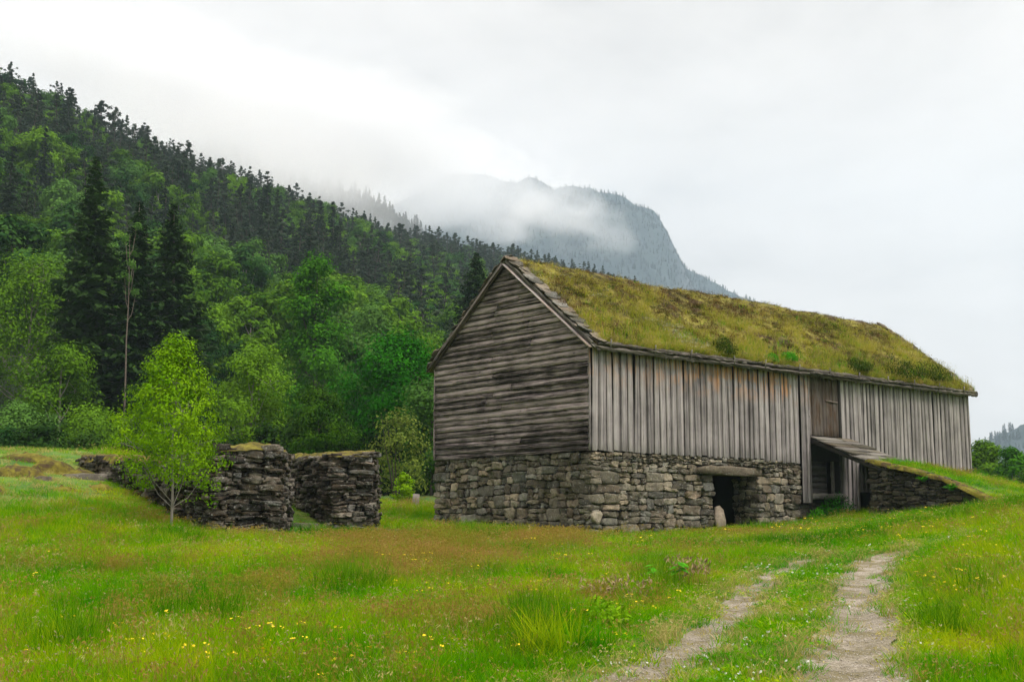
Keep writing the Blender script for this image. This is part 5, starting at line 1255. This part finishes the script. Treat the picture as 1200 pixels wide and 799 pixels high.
    for i, (px, py, lab) in enumerate(((15, 672, 'pale dry grass tussock in the green slope at the edge of the picture'), (140, 594, 'pale dry tussock on the slope below the mossy ledge'), (60, 590, 'straw coloured tussock on the upper slope'))):
        put('dry_tussock', tuft(80+i, 160, .26, .35, .007, 1.0, M_grass_dry, 'dry_tussock'), at_px(px, py), lab, 'tussock')
    # mossy humps of the ledge at the top of the slope
    for i, (px, py, sx, sy, h, lab) in enumerate(((18, 556, 1.9, 1.0, .36, 'round green moss hump at the outer end of the ledge'), (58, 552, 1.7, 1.0, .42, 'largest moss hump on the ledge above the meadow slope'), (92, 558, 1.3, .8, .30, 'brownish moss hump next to the flat grey slab'),
            (30, 538, 2.2, 1.0, .28, 'flat moss hump at the crest of the ledge'), (118, 572, 1.1, .7, .22, 'low moss hump between the grey slab and the collapsed wall'), (-15, 575, 1.5, .9, .3, 'moss hump cut by the edge of the picture'), (72, 574, 1.3, .6, .2, 'thin mossy step in front of the largest moss hump'),
            (385, 604, 1.3, 1.1, .20, 'moss covered hump between the two ruined walls'), (366, 594, 1.2, 1.2, .26, 'moss hump deeper inside the gap of the ruin'), (352, 612, .9, .6, .12, 'low moss patch at the open side of the taller ruined wall'))):
        g = hit(px, py); nx = 26; th = np.linspace(0, 6.283, nx, endpoint=False); rs = np.linspace(0, 1, 9)[1:]; V = [[0, 0, h]]
        for q in rs:
            for a in th: V.append([math.cos(a)*q*sx*.42*(1+.2*math.sin(3*a+i)), math.sin(a)*q*sy*.5*(1+.2*math.sin(2*a+i)), h*(1-q**2.4)-.06+.05*float(fbm(np.array([math.cos(a)*q*4+i*9]), np.array([math.sin(a)*q*4]), 5, 3)[0])])
        j = np.arange(nx); qd = np.concatenate([np.stack([1+a*nx+j, 1+(a+1)*nx+j, 1+(a+1)*nx+(j+1) % nx, 1+a*nx+(j+1) % nx], -1) for a in range(7)]); tr = np.stack([0*j, 1+j, 1+(j+1) % nx], -1)
        put('moss_hump', make_mesh('moss_hump', V, tris=tr, quads=qd, mat=M_moss, smooth=True), g, lab, 'moss', sink=.05)
small_plants()

# ------------------------------------------------------------------ low cloud on the slopes, and the haze of the valley
def cloud_box(name, c, size, dens, nscale, seed, lo, hi, stretch=(1, 1, 1.6), steprate=1.0, color=(.955, .955, .965), tilt=0.0):
    b = Buf(); b.box(-.5, .5, -.5, .5, -.5, .5)
    m, t = new_mat(name)
    tc = t.n('ShaderNodeTexCoord').outputs['Object']; gp = t.n('ShaderNodeNewGeometry').outputs['Position']
    n = t.noise(t.mapping(gp, stretch, (seed*31.7, seed*11.3, 0)), nscale, 7, .62, .5)
    ln = t.n('ShaderNodeVectorMath', dict(operation='LENGTH')); t.link(t.mapping(tc, (2, 2, 2)), ln.inputs[0])
    fall = t.math('SUBTRACT', 1.0, ln.outputs['Value'])                    # 1 at the heart, 0 at the skin
    k = t.math('ADD', n, t.math('MULTIPLY', t.math('SUBTRACT', fall, .45), .55))
    d = t.n('ShaderNodeMapRange', dict(clamp=True, interpolation_type='SMOOTHSTEP'), Value=k, i1=lo, i2=hi).outputs[0]
    edge = t.n('ShaderNodeMapRange', dict(clamp=True), Value=fall, i1=0.0, i2=.15).outputs[0]
    pv = t.n('ShaderNodeVolumePrincipled', Density=t.math('MULTIPLY', t.math('MULTIPLY', d, edge), dens), Anisotropy=.1)
    pv.inputs['Color'].default_value = (*color, 1)
    o = t.n('ShaderNodeOutputMaterial'); t.link(pv.outputs[0], o.inputs['Volume'])
    try: m.cycles.volume_step_rate = steprate
    except Exception: pass
    ob = obj(name, b.mesh(name, m), loc=c, scale=size, rot=(0, tilt, 0)); tag(ob, kind='stuff'); return ob
c = P(300, 132, 1010); cloud_box('low_cloud', c, (720, 280, 165), .015, .0078, 1, .38, .62, steprate=.8, tilt=.30)
c = P(120, 70, 900); cloud_box('low_cloud', c, (420, 260, 130), .010, .0085, 3, .40, .64, steprate=.8, tilt=.25)
c = P(545, 222, 1950); cloud_box('low_cloud', c, (620, 520, 210), .0100, .0060, 2, .40, .66, steprate=.8, tilt=.20)
c = P(700, 268, 1950); cloud_box('low_cloud', c, (270, 300, 110), .0045, .0100, 5, .44, .66, steprate=.8, tilt=.35)
c = P(230, 168, 540); cloud_box('low_cloud', c, (330, 150, 70), .010, .0120, 7, .40, .64, steprate=.8, tilt=.32)
def haze():
    b = Buf(); b.box(-3450, 3450, -3450, 3600, -14, 960)
    m, t = new_mat('haze'); pv = t.n('ShaderNodeVolumePrincipled', Density=.00018, Anisotropy=.0); pv.inputs['Color'].default_value = (.68, .84, 1.0, 1)
    o = t.n('ShaderNodeOutputMaterial'); t.link(pv.outputs[0], o.inputs['Volume'])
    tag(obj('haze', b.mesh('haze', m)), kind='stuff')
haze()
